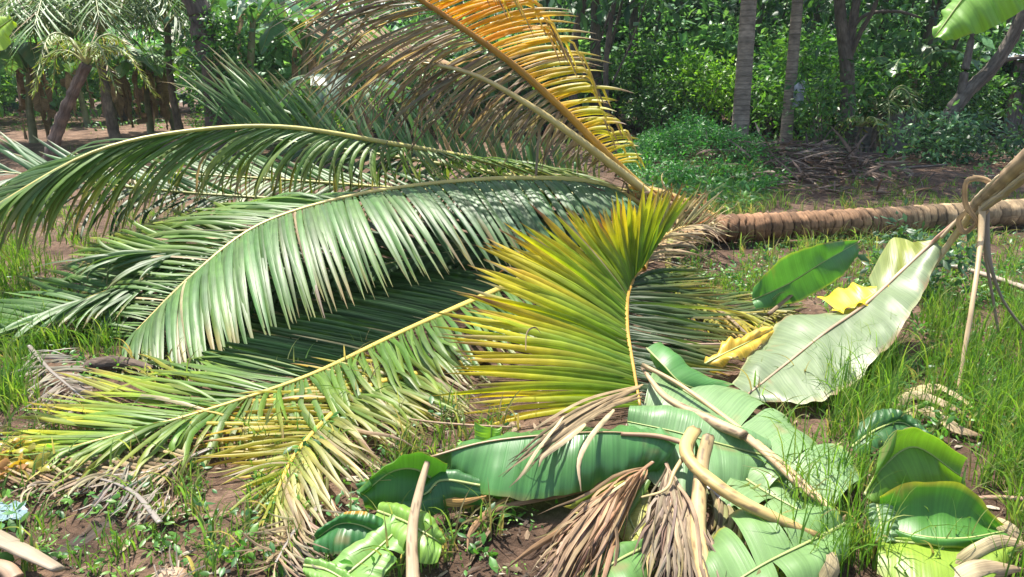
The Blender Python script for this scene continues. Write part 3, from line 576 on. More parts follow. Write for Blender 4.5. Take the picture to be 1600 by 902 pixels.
# right hand group
banana_leaf('dark green oval banana leaf cupped in the grass at the right, with a yellow rim', [(1362, 815, .05), (1430, 838, .06), (1500, 843, .07), (1568, 832, .07)],
            [(1375, 775, .14), (1430, 752, .2), (1510, 758, .2), (1566, 820, .09)], [(1370, 828, .05), (1435, 853, .05), (1505, 856, .06), (1566, 838, .06)],
            blade_kw=dict(col=(.07, .22, .03), camber=(-.03, .02), ripple=.008, freq=10, edge=(.4, .42, .04), edgew=.09))
banana_leaf('lime yellow banana leaf lying below the cupped oval leaf', [(1375, 845, .04), (1430, 850, .05), (1500, 855, .05), (1575, 855, .05)],
            [(1380, 838, .05), (1440, 842, .06), (1510, 845, .06), (1570, 850, .05)], [(1370, 895, .02), (1440, 930, .02), (1520, 935, .02), (1585, 868, .04)],
            blade_kw=dict(col=(.25, .38, .04), camber=(0.012, 0.018), ripple=.005, freq=12))
banana_leaf('yellow green banana leaf standing folded in the grass above the cupped oval leaf', [(1350, 775, .05), (1380, 730, .14), (1430, 700, .2), (1500, 745, .12)],
            [(1375, 700, .2), (1400, 672, .28), (1440, 668, .3), (1512, 715, .2)], [(1370, 790, .03), (1410, 775, .06), (1450, 765, .07), (1510, 762, .06)],
            blade_kw=dict(col=(.12, .26, .03), camber=(0.018, 0.012), ripple=.005, freq=10, edge=(.25, .4, .05)))
banana_leaf('dark blue green banana leaf half hidden by grass, right of the pale upright leaf', [(1330, 700, .06), (1370, 672, .1), (1410, 662, .1), (1450, 690, .06)],
            [(1345, 660, .13), (1375, 640, .15), (1415, 645, .14), (1455, 680, .08)], [(1340, 720, .03), (1380, 700, .05), (1420, 690, .05), (1455, 700, .04)],
            blade_kw=dict(col=(.05, .15, .04), camber=(0.012, 0.012), ripple=.01))
banana_leaf('pale torn scrap of banana leaf standing in the grass beside the cupped oval leaf', [(1370, 790, .1), (1376, 820, .07), (1380, 850, .04)],
            [(1352, 792, .1), (1355, 822, .06), (1362, 850, .03)], [(1398, 796, .1), (1402, 820, .07), (1400, 850, .04)], mat=M_BANU, blade_kw=dict(col=(.17, .27, .13), ripple=.008))
# bottom left group
banana_leaf('dark green banana leaf curling up behind the bare tan stalk', [(690, 760, .1), (650, 735, .16), (610, 740, .16), (565, 775, .1)],
            [(700, 722, .22), (650, 712, .26), (605, 722, .22), (560, 765, .12)], [(690, 800, .04), (650, 798, .06), (605, 800, .05), (570, 795, .05)],
            blade_kw=dict(col=(.05, .16, .025), camber=(0.018, 0.018), ripple=.005, freq=12, edge=(.15, .25, .03)))
banana_leaf('shiny banana leaf lying behind the bare tan stalk, brown at its left end', [(750, 760, .12), (690, 752, .14), (660, 775, .1), (600, 770, .08), (560, 765, .05)],
            [(745, 745, .13), (700, 738, .14), (650, 758, .12), (600, 748, .1), (560, 755, .06)], [(755, 790, .05), (700, 795, .05), (660, 812, .04), (610, 800, .04), (565, 780, .04)],
            blade_kw=dict(col=(.05, .16, .045), camber=(0.018, 0.018), ripple=.005))
banana_leaf('green banana leaf at the lower left with an orange scorched tip', [(600, 840, .06), (565, 822, .1), (530, 820, .1), (495, 842, .05)],
            [(605, 812, .1), (570, 800, .14), (535, 802, .13), (495, 830, .07)], [(590, 868, .03), (560, 868, .04), (525, 868, .04), (490, 862, .03)],
            blade_kw=dict(col=(.045, .17, .045), camber=(0.018, 0.012), ripple=.01, colfn=lambda C, u, v, s: C * (1 - np.clip((v - .75) * 6, 0, 1) * (u > .3) * (u < .62)) + A(.55, .28, .03) * np.clip((v - .75) * 6, 0, 1) * ((u > .3) & (u < .62)) if s == 0 else C + 0 * u))
banana_leaf('light green banana leaf bent under the bare tan stalk', [(590, 800, .08), (630, 815, .1), (665, 835, .1), (690, 850, .07)],
            [(600, 780, .1), (640, 792, .12), (680, 812, .12), (697, 848, .07)], [(590, 830, .05), (620, 855, .05), (650, 880, .04), (685, 885, .03)],
            blade_kw=dict(col=(.2, .36, .06), camber=(0.018, 0.018), ripple=.006, tears=((1, .5),)))
banana_leaf('pale green banana leaf lying flat along the bottom edge, crossing under the bare stalk', [(525, 912, .03), (570, 876, .05), (608, 842, .07), (640, 805, .08)],
            [(495, 895, .04), (545, 858, .06), (588, 824, .09), (628, 792, .1)], [(580, 925, .02), (612, 892, .03), (636, 858, .05), (655, 815, .07)],
            blade_kw=dict(col=(.19, .36, .08), camber=(.012, .012), ripple=.004, freq=16, tears=((1, .5),)))
banana_leaf('small pale green leaf piece at the left end of the banana leaf heap', [(475, 885, .05), (510, 892, .06), (550, 915, .04)],
            [(485, 872, .06), (520, 880, .06), (555, 905, .04)], [(480, 905, .03), (515, 930, .03), (550, 940, .03)], blade_kw=dict(col=(.2, .38, .08)))
banana_leaf('two toned upright green leaf scraps standing in front of the yellow leaflets', [(765, 712, .04), (767, 690, .1), (768, 668, .16)],
            [(742, 712, .04), (742, 690, .1), (741, 656, .19)], [(780, 712, .04), (782, 685, .12), (783, 662, .17)], blade_kw=dict(col=(.2, .38, .05), tears=((1, .5),)))
# small green leaf on the right beyond the fan
banana_leaf('clean green banana leaf leaning in the weeds below the fallen trunk', [(1175, 470, .1), (1230, 445, .22), (1290, 408, .36), (1340, 380, .42)],
            [(1178, 448, .18), (1220, 405, .4), (1285, 380, .48), (1350, 374, .44)], [(1182, 484, .06), (1240, 474, .1), (1305, 440, .22), (1340, 402, .34)],
            blade_kw=dict(col=(.07, .22, .05), camber=(0.012, 0.012), ripple=.006, edge=(.25, .36, .06)))
# yellow dead pieces
banana_leaf('bright yellow withered banana leaf lying over the olive leaflets', [(1100, 570, .08), (1135, 552, .12), (1170, 535, .14), (1208, 515, .14)],
            [(1105, 556, .1), (1135, 536, .14), (1170, 520, .17), (1200, 508, .17)], [(1115, 582, .05), (1150, 562, .1), (1180, 546, .12), (1210, 522, .13)], mat=M_BANU,
            blade_kw=dict(wrk=.03, col=(.66, .43, .05), camber=(0.018, 0.012), ripple=.02, freq=18, edge=(.5, .3, .1)))
# overhanging leaves at the picture's top corners
r_ = banana_leaf('bright backlit banana leaf hanging in at the top right corner', [(1700, -120, 2.4), (1620, -80, 2.45), (1525, -22, 2.5), (1460, 60, 2.5)],
            [(1680, -140, 2.5), (1600, -90, 2.55), (1500, -20, 2.6), (1458, 52, 2.52)], [(1720, -60, 2.35), (1650, -22, 2.4), (1560, 42, 2.45), (1474, 66, 2.48)], y=True, group='leaves overhanging from outside the picture',
            blade_kw=dict(col=(.2, .4, .06), camber=(0.012, 0.018), ripple=.012, freq=40), stalk=dict(p=[(1700, -90, 2.4), (1850, -130, 2.4), (2050, -60, 2.6), (2250, 500, 3.0), (2280, 1100, 3.0)], r=(.014, .02, .04, .08), c=(.3, .36, .15)))
r_ = banana_leaf('yellow green leaf tip poking in at the upper left edge', [(-120, 90, 3.4), (-60, 70, 3.4), (-10, 50, 3.4), (20, 30, 3.4)],
            [(-110, 60, 3.5), (-60, 40, 3.5), (-20, 26, 3.5), (18, 26, 3.42)], [(-110, 120, 3.3), (-50, 105, 3.3), (5, 78, 3.35), (26, 36, 3.4)], y=True, group='leaves overhanging from outside the picture',
            blade_kw=dict(col=(.3, .45, .04), camber=(0.012, 0.012), ripple=.008), stalk=dict(p=[(-120, 90, 3.4), (-300, 150, 3.4), (-420, 400, 3.4), (-420, 760, 3.4)], r=(.01, .02, .03), c=(.3, .36, .15)))

# ------------------------------------------------------------------ bent banana plant on the right
bp_ = thing('bent_banana_plant', PY(1640, 240, 3.5), 'broken banana plant bending down from the right edge, with big pale leaf and dry stalks', 'banana plant')
def bent_plant():
    g = G(); u = np.linspace(0, 1, 40)
    st = catmull(yy([(1510, 345, 3.95), (1528, 318, 3.9), (1570, 282, 3.75), (1640, 225, 3.5), (1900, 60, 3.0)]), u)
    tube(g, st, np.interp(u, [0, .1, .4, 1], [.02, .03, .032, .07]), A(.3, .21, .13)[None] * (1 + .25 * np.sin(u * 70))[:, None], k=12, rough=.08)
    for k in range(22):      # bundled dry stalks and sheaths
        a = rng.uniform(0, .12); o = rng.normal(0, 1, 3) * A(.012, .02, .03); uu = np.linspace(a, 1, 30)
        P = catmull(yy([(1510, 345, 3.95), (1528, 318, 3.9), (1570, 282, 3.75), (1640, 225, 3.5), (1900, 60, 3.0)]), uu) + o * np.interp(uu, [0, .1, 1], [.4, .7, 1.5])[:, None] + rng.normal(0, .0022, (30, 3))
        tube(g, P, rng.uniform(.007, .017) * np.interp(uu, [0, 1], [1, 1.5]), A(.52, .41, .27) * rng.uniform(.5, 1.15), k=7, squash=.6, rough=.06)
    g.build('pseudostem', M_STALK, bp_)
    def st_(pts, r, c, k=10, nm='petiole'):
        g = G(); u = np.linspace(0, 1, 28); tube(g, catmull(yy(pts), u), np.interp(u, np.linspace(0, 1, len(r)), r), A(*c), k=k, squash=.75, rough=.03); g.build(nm, M_STALK, bp_)
    st_([(1518, 335, 3.92), (1480, 385, 4.0), (1440, 440, 4.0), (1425, 465, 4.0)], (.03, .022, .02, .016), (.5, .38, .2))
    st_([(1525, 322, 3.92), (1478, 360, 4.0), (1450, 385, 4.05), (1405, 430, 4.0)], (.018, .014, .012), (.46, .27, .2))
    st_([(1540, 300, 3.9), (1505, 335, 3.95), (1470, 372, 4.0)], (.02, .012), (.5, .38, .24))
    st_([(1535, 318, 3.88), (1532, 380, 3.75), (1520, 470, 3.5), (1505, 560, 3.35), (1495, 622, 3.26)], (.02, .012, .011, .009), (.48, .35, .2), nm='hanging_stalk')
    st_([(1540, 322, 3.9), (1545, 400, 3.8), (1565, 465, 3.75), (1600, 515, 3.7), (1625, 545, 3.7)], (.018, .01, .009), (.22, .17, .12), nm='hanging_stalk')
    st_([(1536, 325, 3.92), (1540, 400, 3.9), (1552, 470, 3.85), (1560, 520, 3.8)], (.012, .008), (.25, .18, .12), nm='hanging_stalk')
    g = G()      # dry curled strap round the node
    for q in ([(1528, 278, 3.85), (1512, 285, 3.84), (1512, 320, 3.84), (1530, 350, 3.84), (1532, 400, 3.82)], [(1520, 276, 3.86), (1545, 282, 3.84), (1560, 300, 3.82), (1545, 315, 3.84)], [(1512, 330, 3.84), (1500, 345, 3.85), (1512, 362, 3.85), (1545, 330, 3.84)]):
        s = np.linspace(0, 1, 18); P = catmull(yy(q), s)[None]
        ribbons(g, P, np.full((1, 18), .04) * np.interp(s, [0, .5, 1], [.6, 1, .3]), A(.2, -.9, .3), np.full((1, 18, 3), 1.) * A(.36, .25, .14), fold=.3)
    g.build('dry_sheath', M_DRY, bp_)
    # big pale underside leaf
    def cf(C, u, v, s):
        k = np.clip((.36 - u) * 5, 0, 1) if s == 1 else 0 * u
        yel = np.clip((.42 - u) * 4, 0, 1) * (1 if s == 1 else 0)
        return C * (1 - yel) + A(.26, .3, .05) * yel + 0 * v
    banana_leaf('very large pale underside leaf', [(1462, 375, 4.05), (1405, 428, 3.98), (1350, 478, 3.8), (1290, 520, 3.6), (1230, 568, 3.42), (1165, 620, 3.2)],
                [(1470, 400, 4.0), (1444, 450, 3.78), (1402, 532, 3.45), (1338, 592, 3.2), (1275, 632, 3.06), (1185, 625, 3.15)],
                [(1448, 378, 4.12), (1395, 375, 4.25), (1330, 475, 4.0), (1235, 480, 3.95), (1170, 548, 3.6), (1130, 605, 3.28)],
                y=True, parent=bp_, mat=M_BANU, rib=(.013, .005), ribcol=(.42, .28, .18),
                blade_kw=dict(wrk=.016, brown=1., col=(.19, .25, .13), camber=(0.012, 0.012), ripple=.014, freq=12, nt_=90, tears=((1, .34), (1, .42)), colfn=cf, edge=(.4, .42, .22), edgew=.04, up=(0, -.5, .8), shift=.015))
    banana_leaf('bright yellow folded lobe', [(1392, 440, 3.95), (1350, 470, 3.88), (1310, 488, 3.8)], [(1375, 452, 4.0), (1330, 452, 4.05), (1275, 462, 4.05)], [(1385, 458, 3.85), (1345, 484, 3.78), (1300, 484, 3.8)],
                y=True, parent=bp_, mat=M_BANU, rib=(.006, .003), ribcol=(.5, .35, .1), blade_kw=dict(col=(.75, .55, .03), camber=(0.018, 0.012), ripple=.025, freq=9, nt_=24))
bent_plant()

# ------------------------------------------------------------------ loose stalks
def stalk(label, pts, r, c=(.5, .36, .19), z=.1, name='cut_banana_stalk', group='bare cut banana stalks', scar=True):
    P = zz(pts, z); g = G(); u = np.linspace(0, 1, 60); Q = catmull(P, u)
    col = np.repeat(A(*c)[None] * .84, 60, 0) * (1 + .1 * vnoise(u * 12, u, 1, 5)[:, None]); br = vnoise(u * 16, 0 * u + len(pts), 1, int(r[0] * 9999)) > .6
    Ls = np.linalg.norm(np.diff(Q, axis=0), axis=1).sum(); K = 18; an = np.linspace(0, 2 * np.pi, K, endpoint=False)[None]; du = (u * Ls)[:, None]; sdv = int(abs(pts[0][0] * 7 + pts[0][1]))
    R0 = np.interp(u, np.linspace(0, 1, len(r)), r)[:, None]
    Rr = R0 * (1 + .09 * vnoise(an * 1.3 + 0 * du, du * 9, 1, sdv) + .05 * np.sign(np.sin(an * 2 + .6)) * np.abs(np.sin(an * 2 + .6)) ** .5 + .05 * vnoise(an * 3, du * 30, 1, sdv + 1))
    Rr[0] *= rng.uniform(.55, 1.05, K); Rr[-1] *= rng.uniform(.45, 1.05, K)
    C2 = col[:, None] * (1 + .16 * vnoise(an * 5, du * 3, 1, sdv + 2))[..., None]
    st = np.clip((.6 * vnoise(an * 1.4, du * 8, 1, sdv + 3) + .5 * vnoise(an * 5, du * 40, 1, sdv + 4) - .38) * 5, 0, 1)[..., None] * (.75 if scar else .3)
    C2 = C2 * (1 - st) + A(.1, .06, .035) * st
    C2[:2] *= .55; C2[-2:] *= .5
    tube(g, Q, Rr, C2, k=K, squash=.8)
    o = g.build(name, M_STALK, origin=P[0]); tag(o, label, 'stalk', group); return o
stalk('long thick tan stalk running diagonally under the fan of yellow leaflets', [(1003, 575, .17), (1040, 620, .17), (1105, 655, .17), (1165, 682, .16)], (.008, .016, .026, .025), (.5, .35, .2))
stalk('slender pinkish stalk end lying on the broad pale leaf', [(1165, 682, .15), (1200, 712, .14), (1250, 760, .1), (1290, 790, .07)], (.02, .014, .01), (.52, .36, .2))
stalk('thick knobbly forked stalk, yellow tan with dark scars, ending at the pale torn leaf', [(1085, 672, .22), (1072, 700, .21), (1085, 728, .19), (1130, 765, .17), (1190, 800, .14), (1280, 838, .09)], (.026, .024, .026, .026, .023, .014), (.52, .37, .14))
stalk('upright pale stalk standing behind the forked one', [(1108, 680, .26), (1098, 720, .2), (1092, 780, .13), (1092, 840, .09), (1105, 925, .05)], (.02, .023, .024, .025, .026), (.54, .39, .18))
stalk('thin dry twig curling off the forked stalk', [(1078, 700, .2), (1055, 735, .17), (1040, 765, .14), (1000, 778, .1)], (.009, .006, .004), (.55, .42, .2), scar=False)
stalk('bare tan stalk standing alone over the lower left banana leaves', [(668, 722, .26), (655, 770, .2), (644, 830, .13), (645, 905, .06), (648, 940, .04)], (.01, .015, .018, .021), (.5, .37, .22))
stalk('grey pink stalk lying level on the olive leaflets', [(1020, 536, .1), (1060, 538, .1), (1150, 538, .09)], (.007, .008), (.4, .28, .2))
stalk('brown dry stalk leaning on the clean green leaf below the trunk', [(1345, 376, .42), (1300, 410, .3), (1250, 450, .18), (1200, 492, .08)], (.006, .008, .014), (.3, .2, .11))
stalk('pinkish stalk lying at the right edge above the lime leaf', [(1520, 778, .06), (1570, 778, .06), (1660, 785, .06)], (.008, .012), (.42, .27, .18))
stalk('grey fallen pole lying in the weeds behind the hanging stalks', [(1470, 410, .06), (1560, 436, .08), (1680, 480, .1)], (.022, .026), (.4, .32, .24))
stalk('thin brown twig along the yellow leaflets', [(640, 655, .1), (700, 662, .11), (800, 668, .1)], (.005, .006), (.36, .24, .14))

# ------------------------------------------------------------------ dry fronds and debris
def dry_frond(label, rach, sides, z=.05, sq=.35, rr=(.012, .004), rcol=((.2, .17, .14), (.22, .19, .16)), w=.022, mat=M_DRY, cat='palm frond', group='dry fallen palm fronds'):
    f = lambda l: [PZ(q[0], q[1], q[2] if len(q) > 2 else z) for q in l]
    for s in sides: s['tips'] = f(s['tips']); s.setdefault('w', w)
    return frond(None, f(rach), sides, rr=rr, squash=sq, rcol=rcol, mat=mat, name='dry_palm_frond', standalone=(label, cat, group))
dry_frond('reddish brown dry frond pouring down to the bottom edge, left of the small green leaf', [(1020, 722, .14), (985, 748, .14), (950, 775, .13), (925, 800, .12)],
          [dict(tips=[(900, 825, .08), (870, 850, .06), (845, 890, .04), (820, 915, .03)], n=30, col=REDBR, col2=UMBER, mix=([0, 1], [.1, .4]), jit=.035, tw=.9, wav=.014, bend=(-.1, 0, 0, .05)),
           dict(tips=[(905, 930, .06), (885, 950, .05), (860, 960, .04), (830, 960, .03)], n=60, col=REDBR, col2=UMBER, mix=([0, 1], [.1, .5]), wav=.012, jit=.03, tw=.9, bend=(0, 0, 0, .05))],
          rr=(.008, .004), rcol=((.3, .18, .1), (.34, .2, .11)), w=.02, sq=.5)
dry_frond('grey brown dry frond spilling between the upright stalk and the yellow spotted leaf', [(1040, 722, .13), (1050, 745, .12), (1062, 765, .11), (1080, 785, .1)],
          [dict(tips=[(1000, 860, .05), (1005, 900, .05), (1020, 940, .04), (1040, 960, .03)], n=56, col=UMBER, col2=BROWN, mix=([0, 1], [.4, .4]), wav=.012, jit=.025, tw=.8, bend=(0, 0, 0, .04)),
           dict(tips=[(1060, 930, .05), (1085, 940, .05), (1110, 940, .04), (1140, 935, .03)], n=56, col=UMBER, col2=BROWN, mix=([0, 1], [.5, .4]), wav=.012, jit=.025, tw=.8, bend=(0, 0, 0, .04))], w=.018, rr=(.008, .004), rcol=((.25, .16, .1), (.25, .16, .1)))
dry_frond('dull brown leaflets in the gap below the pale broad leaf', [(1090, 745, .09), (1150, 800, .06), (1210, 860, .04), (1260, 920, .03)],
          [dict(tips=[(1080, 800, .04), (1120, 880, .03), (1150, 940, .03), (1200, 980, .03)], n=34, col=BROWN, col2=OLIVE, mix=([0, 1], [.2, .7]), jit=.03, tw=.5),
           dict(tips=[(1160, 740, .06), (1220, 800, .05), (1270, 850, .04), (1300, 930, .03)], n=34, col=OLIVE, jit=.03, tw=.5)], w=.022)
dry_frond('weathered white frond lying in the soil at the far left', [(45, 540, .08), (75, 575, .07), (110, 605, .06), (150, 640, .04)],
          [dict(tips=[(20, 570, .03), (20, 610, .03), (50, 640, .02), (90, 665, .02)], n=30, col=GREYDRY, jit=.04), dict(tips=[(90, 545, .04), (130, 580, .04), (170, 620, .03), (200, 655, .02)], n=34, col=GREYDRY, jit=.03)], w=.014)
dry_frond('small bleached frond end lying on bare soil under the leaflet tips', [(120, 740, .05), (180, 755, .05), (215, 775, .05), (250, 817, .05)],
          [dict(tips=[(60, 770, .02), (140, 790, .02), (190, 815, .02), (235, 822, .03)], n=24, col=GREYDRY, jit=.03), dict(tips=[(150, 720, .04), (210, 735, .04), (250, 755, .04), (262, 790, .03)], n=26, col=GREYDRY, jit=.03)], w=.01, rr=(.004, .011))
dry_frond('dark dry frond half buried below the yellow leaflets at the left', [(330, 700, .04), (240, 735, .04), (140, 745, .04), (40, 760, .03)],
          [dict(tips=[(260, 690, .03), (150, 710, .03), (60, 715, .03), (-20, 730, .03)], n=30, col=BROWN, jit=.03), dict(tips=[(290, 750, .02), (200, 775, .02), (100, 790, .02), (10, 790, .02)], n=34, col=BROWN, col2=GREYDRY, mix=([0, 1], [.2, .5]), jit=.04)], w=.016)
dry_frond('bundle of grey dry leaflets scattered beneath the bleached frond tip', [(500, 790, .03), (460, 830, .03), (430, 880, .02)],
          [dict(tips=[(430, 800, .02), (400, 850, .02), (400, 905, .02)], n=24, col=BROWN, jit=.05), dict(tips=[(540, 820, .02), (520, 880, .02), (480, 930, .02)], n=24, col=GREYDRY, col2=BROWN, mix=([0, 1], [.5, .8]), jit=.05)], w=.01)

def strips(label, lst, col, w=.02, name='dry_leaflets', cat='dry leaf', nrm=(0, -.6, .8), group=None, z=.1, mat=M_DRY, S=12):
    g = G(); s = np.linspace(0, 1, S); o0 = None
    for q in lst:
        P = catmull(zz(q, z), s)[None]
        if o0 is None: o0 = P[0, 0]
        c = col(s)[None] * rng.uniform(.8, 1.2)
        ribbons(g, P, w * np.interp(s, [0, .1, .6, 1], [.5, 1, .9, .1])[None] * rng.uniform(.8, 1.2), A(*nrm), c, fold=.3, jit=.4)
    o = g.build(name, mat, origin=o0); return tag(o, label, cat, group)
bl = []
for k in range(9):
    dx, dy = rng.normal(0, 12), rng.normal(0, 9)
    bl.append([(1000 + dx * .3, 600 + k * 2.5, .16), (930 + dx, 628 + dy * .6 + k * 1.5, .2), (870 + dx - k * 2, 665 + dy + k * 3, .24), (825 + dx - k * 5, 715 + 2 * dy + k * 1, .16 if k % 3 else .2)])
strips('brown curled leaflets of the dead frond arching over the glossy banana leaf', bl, BROWN, .015, group='dry leaf scraps')
strips('pair of long withered leaflets dangling down over the glossy banana leaf', [[(880, 650, .26), (840, 700, .26), (815, 740, .24), (795, 762, .2)], [(960, 640, .24), (925, 680, .26), (905, 720, .26), (908, 768, .2)], [(915, 662, .26), (880, 690, .27), (850, 712, .26), (842, 730, .24)]], PALEBR, .02, group='dry leaf scraps')
strips('short curled pale dead leaf tip hooked on the yellow fan', [[(822, 548, .33), (824, 520, .36), (836, 512, .37), (846, 522, .35)]], BROWN, .009, group='dry leaf scraps')
0 and strips('longer drooping dead leaf tip hooked on the yellow fan, the lower of two', [[(812, 590, .28), (815, 568, .31), (850, 572, .31), (862, 610, .28), (858, 628, .25)]], BROWN, .011, group='dry leaf scraps')
strips('bunch of tan stems crossing the soil beneath the glossy leaf', [[(795, 776, .06), (760, 800, .05), (735, 830, .04), (730, 862, .03)], [(1000, 740, .1), (890, 770, .07), (780, 795, .05), (730, 842, .03)], [(960, 760, .1), (890, 820, .08), (830, 860, .06), (790, 890, .05)],
        [(1000, 750, .1), (950, 800, .1), (900, 850, .09), (862, 905, .06)], [(1010, 745, .12), (965, 790, .1), (925, 835, .08), (880, 860, .06)]], REDBR, .02, group='dry leaf scraps')
strips('bundle of yellow green leaflets below the right end of the glossy leaf', [[(1010, 735, .12), (960, 770, .08), (920, 800, .05), (895, 800, .04)], [(1005, 745, .12), (965, 790, .07), (935, 815, .05), (915, 820, .04)], [(1015, 750, .12), (980, 800, .07), (950, 840, .05), (940, 845, .04)], [(990, 735, .12), (940, 765, .09), (900, 790, .06), (880, 792, .04)]], LIME, .028, mat=M_PALM, group='dry leaf scraps')
strips('pale dry leaf bits curled under the grass at the right', [[(1390, 640, .05), (1430, 615, .08), (1480, 630, .08), (1520, 655, .05)], [(1400, 660, .04), (1450, 640, .07), (1500, 668, .05), (1535, 680, .03)], [(1420, 610, .04), (1465, 600, .06), (1500, 618, .06), (1525, 640, .04)]], TAN, .06, group='dry leaf scraps')
strips('beige dead leaf ends in the bottom right corner', [[(1290, 920, .04), (1310, 880, .08), (1300, 840, .08), (1330, 800, .05)], [(1500, 890, .04), (1540, 862, .07), (1580, 850, .07), (1640, 870, .04)], [(1480, 925, .03), (1530, 895, .05), (1600, 890, .05)], [(1540, 820, .05), (1570, 835, .06), (1600, 860, .04)]], TAN, .07, group='dry leaf scraps')
strips('orange brown curled strip of banana leaf between the stalk and the soil', [[(645, 775, .1), (680, 780, .09), (720, 785, .08), (760, 775, .1)], [(720, 788, .05), (750, 778, .07), (775, 782, .05)]], pal((0, (.5, .32, .08)), (1, (.45, .25, .1))), .035, group='dry leaf scraps')
# palm spathe / board at the lower left
def spathe():
    g = G(); P = zz([(-80, 800, .06), (0, 842, .07), (50, 868, .06), (92, 890, .05)]); u = np.linspace(0, 1, 26)
    tube(g, catmull(P, u), np.interp(u, [0, .6, 1], [.045, .04, .025]), A(.3, .24, .17), k=14, squash=.35, rough=.02, up=(0, .5, .85))
    tag(g.build('palm_spathe', M_STALK, origin=P[0]), 'weathered pale palm sheath like a board at the lower left edge', 'palm sheath')
    g = G(); P = zz([(-30, 880, .05), (8, 888, .05), (25, 905, .03)]); tube(g, catmull(P, u), .025 + 0 * u, A(.34, .23, .15), k=10, squash=.6); tag(g.build('wood_scrap', M_STALK, origin=P[0]), 'short stub of tan wood in the bottom left corner', 'wood scrap')
spathe()
def blob(name, label, cat, c, r, col, mat, group=None, squash=(1, 1, 1), seed=0, amp=.08, parent=None):
    n, m = 24, 18; th = np.linspace(0, np.pi, m); ph = np.linspace(0, 2 * np.pi, n, endpoint=False)
    T, Pp = np.meshgrid(th, ph, indexing='ij')
    d = np.stack([np.sin(T) * np.cos(Pp), np.sin(T) * np.sin(Pp), np.cos(T)], -1)
    rr = r * (1 + amp * vnoise(d[..., 0] * 2 + d[..., 2], d[..., 1] * 2, 1, seed) + amp * .5 * vnoise(d[..., 0] * 6, d[..., 1] * 6 + d[..., 2] * 5, 1, seed + 1))
    V = d * rr[..., None] * A(*squash) + np.asarray(c)
    i = np.arange(m - 1)[:, None] * n; j = np.arange(n)[None]
    F = np.stack([i + j, i + n + j, i + n + (j + 1) % n, i + (j + 1) % n], -1).reshape(-1, 4)
    C = A(*col) * (1 + .3 * vnoise(d[..., 0] * 5, d[..., 1] * 5 + d[..., 2] * 3, 1, seed + 2)[..., None])
    g = G(); g.add(V.reshape(-1, 3), F, C.reshape(-1, 3)); o = g.build(name, mat, parent, origin=None if parent else c); 
    return tag(o, label, cat, group) if parent is None else o
h_ = blob('coconut_husk', 'brown coconut husk cut off by the bottom edge of the picture', 'coconut husk', PZ(268, 908, .035), .045, (.42, .27, .16), M_STALK, squash=(1, 1, .8), seed=3)
g = G(); n = 40; B = PZ(268, 905, .06)[None] + rng.normal(0, .015, (n, 3)); T = B + rng.normal(0, .03, (n, 3)) + A(0, 0, .03)
ribbons(g, bez(B, (B + T) / 2 + rng.normal(0, .01, B.shape), T, np.linspace(0, 1, 4)), np.full((n, 4), .004), A(0, -1, .3), np.full((n, 4, 3), 1.) * A(.6, .5, .38), jit=.5)
h2 = g.build('husk_fibre', M_DRY, h_)
# dark root-like log at the left under the frond tip
g = G(); P = zz([(128, 582, .03), (145, 572, .04), (175, 568, .05), (205, 570, .05), (240, 580, .04)]); u = np.linspace(0, 1, 30)
tube(g, catmull(P, u), np.interp(u, [0, .15, .5, 1], [.02, .035, .04, .025]), A(.11, .08, .06), k=14, rough=.05)
tag(g.build('fallen_log', M_BARK, origin=P[0]), 'short dark log lying under the tip of the silvery frond', 'log')
# yellow leaves at left edge
g = G(); n = 60; B = np.array([PZ(rng.uniform(-30, 62), rng.uniform(690, 738), rng.uniform(.02, .07)) for _ in range(n)])
d = unit(rng.normal(0, 1, (n, 3)) * A(1, 1, .3)); T = B + d * rng.uniform(.05, .09, (n, 1)); T[:, 2] = np.maximum(T[:, 2], .02)
s = np.linspace(0, 1, 7); ribbons(g, bez(B, (B + T) / 2 + A(0, 0, .02), T, s), 0.036 * np.sin(np.pi * np.clip(s, .05, .97))[None] * np.ones((n, 1)), A(0, -.3, .9), np.repeat((np.array([(.42, .26, .04), (.36, .32, .06), (.34, .17, .05)])[rng.integers(0, 3, n)])[:, None], 7, 1), jit=.5)
tag(g.build('yellow_leaf_heap', M_LEAF, origin=B[0]), 'small heap of fallen orange yellow leaves at the left edge', 'leaf heap')
# plastic scrap
g = G(); nx = 10; X, Y = np.meshgrid(np.linspace(-30, 40, nx), np.linspace(782, 808, nx)); V = np.array([PZ(a, b, .03) for a, b in zip(X.ravel(), Y.ravel())]); V[:, 2] += rng.normal(0, .003, len(V)) - .012
V += rng.normal(0, .004, V.shape); i = np.arange(nx - 1)[:, None] * nx; j = np.arange(nx - 1)[None]
g.add(V, np.stack([i + j, i + nx + j, i + nx + j + 1, i + j + 1], -1).reshape(-1, 4), A(.22, .33, .36)); tag(g.build('plastic_sheet', M_BANU, origin=V[0]), 'crumpled pale blue plastic sheet half in the soil at the left', 'plastic sheet')

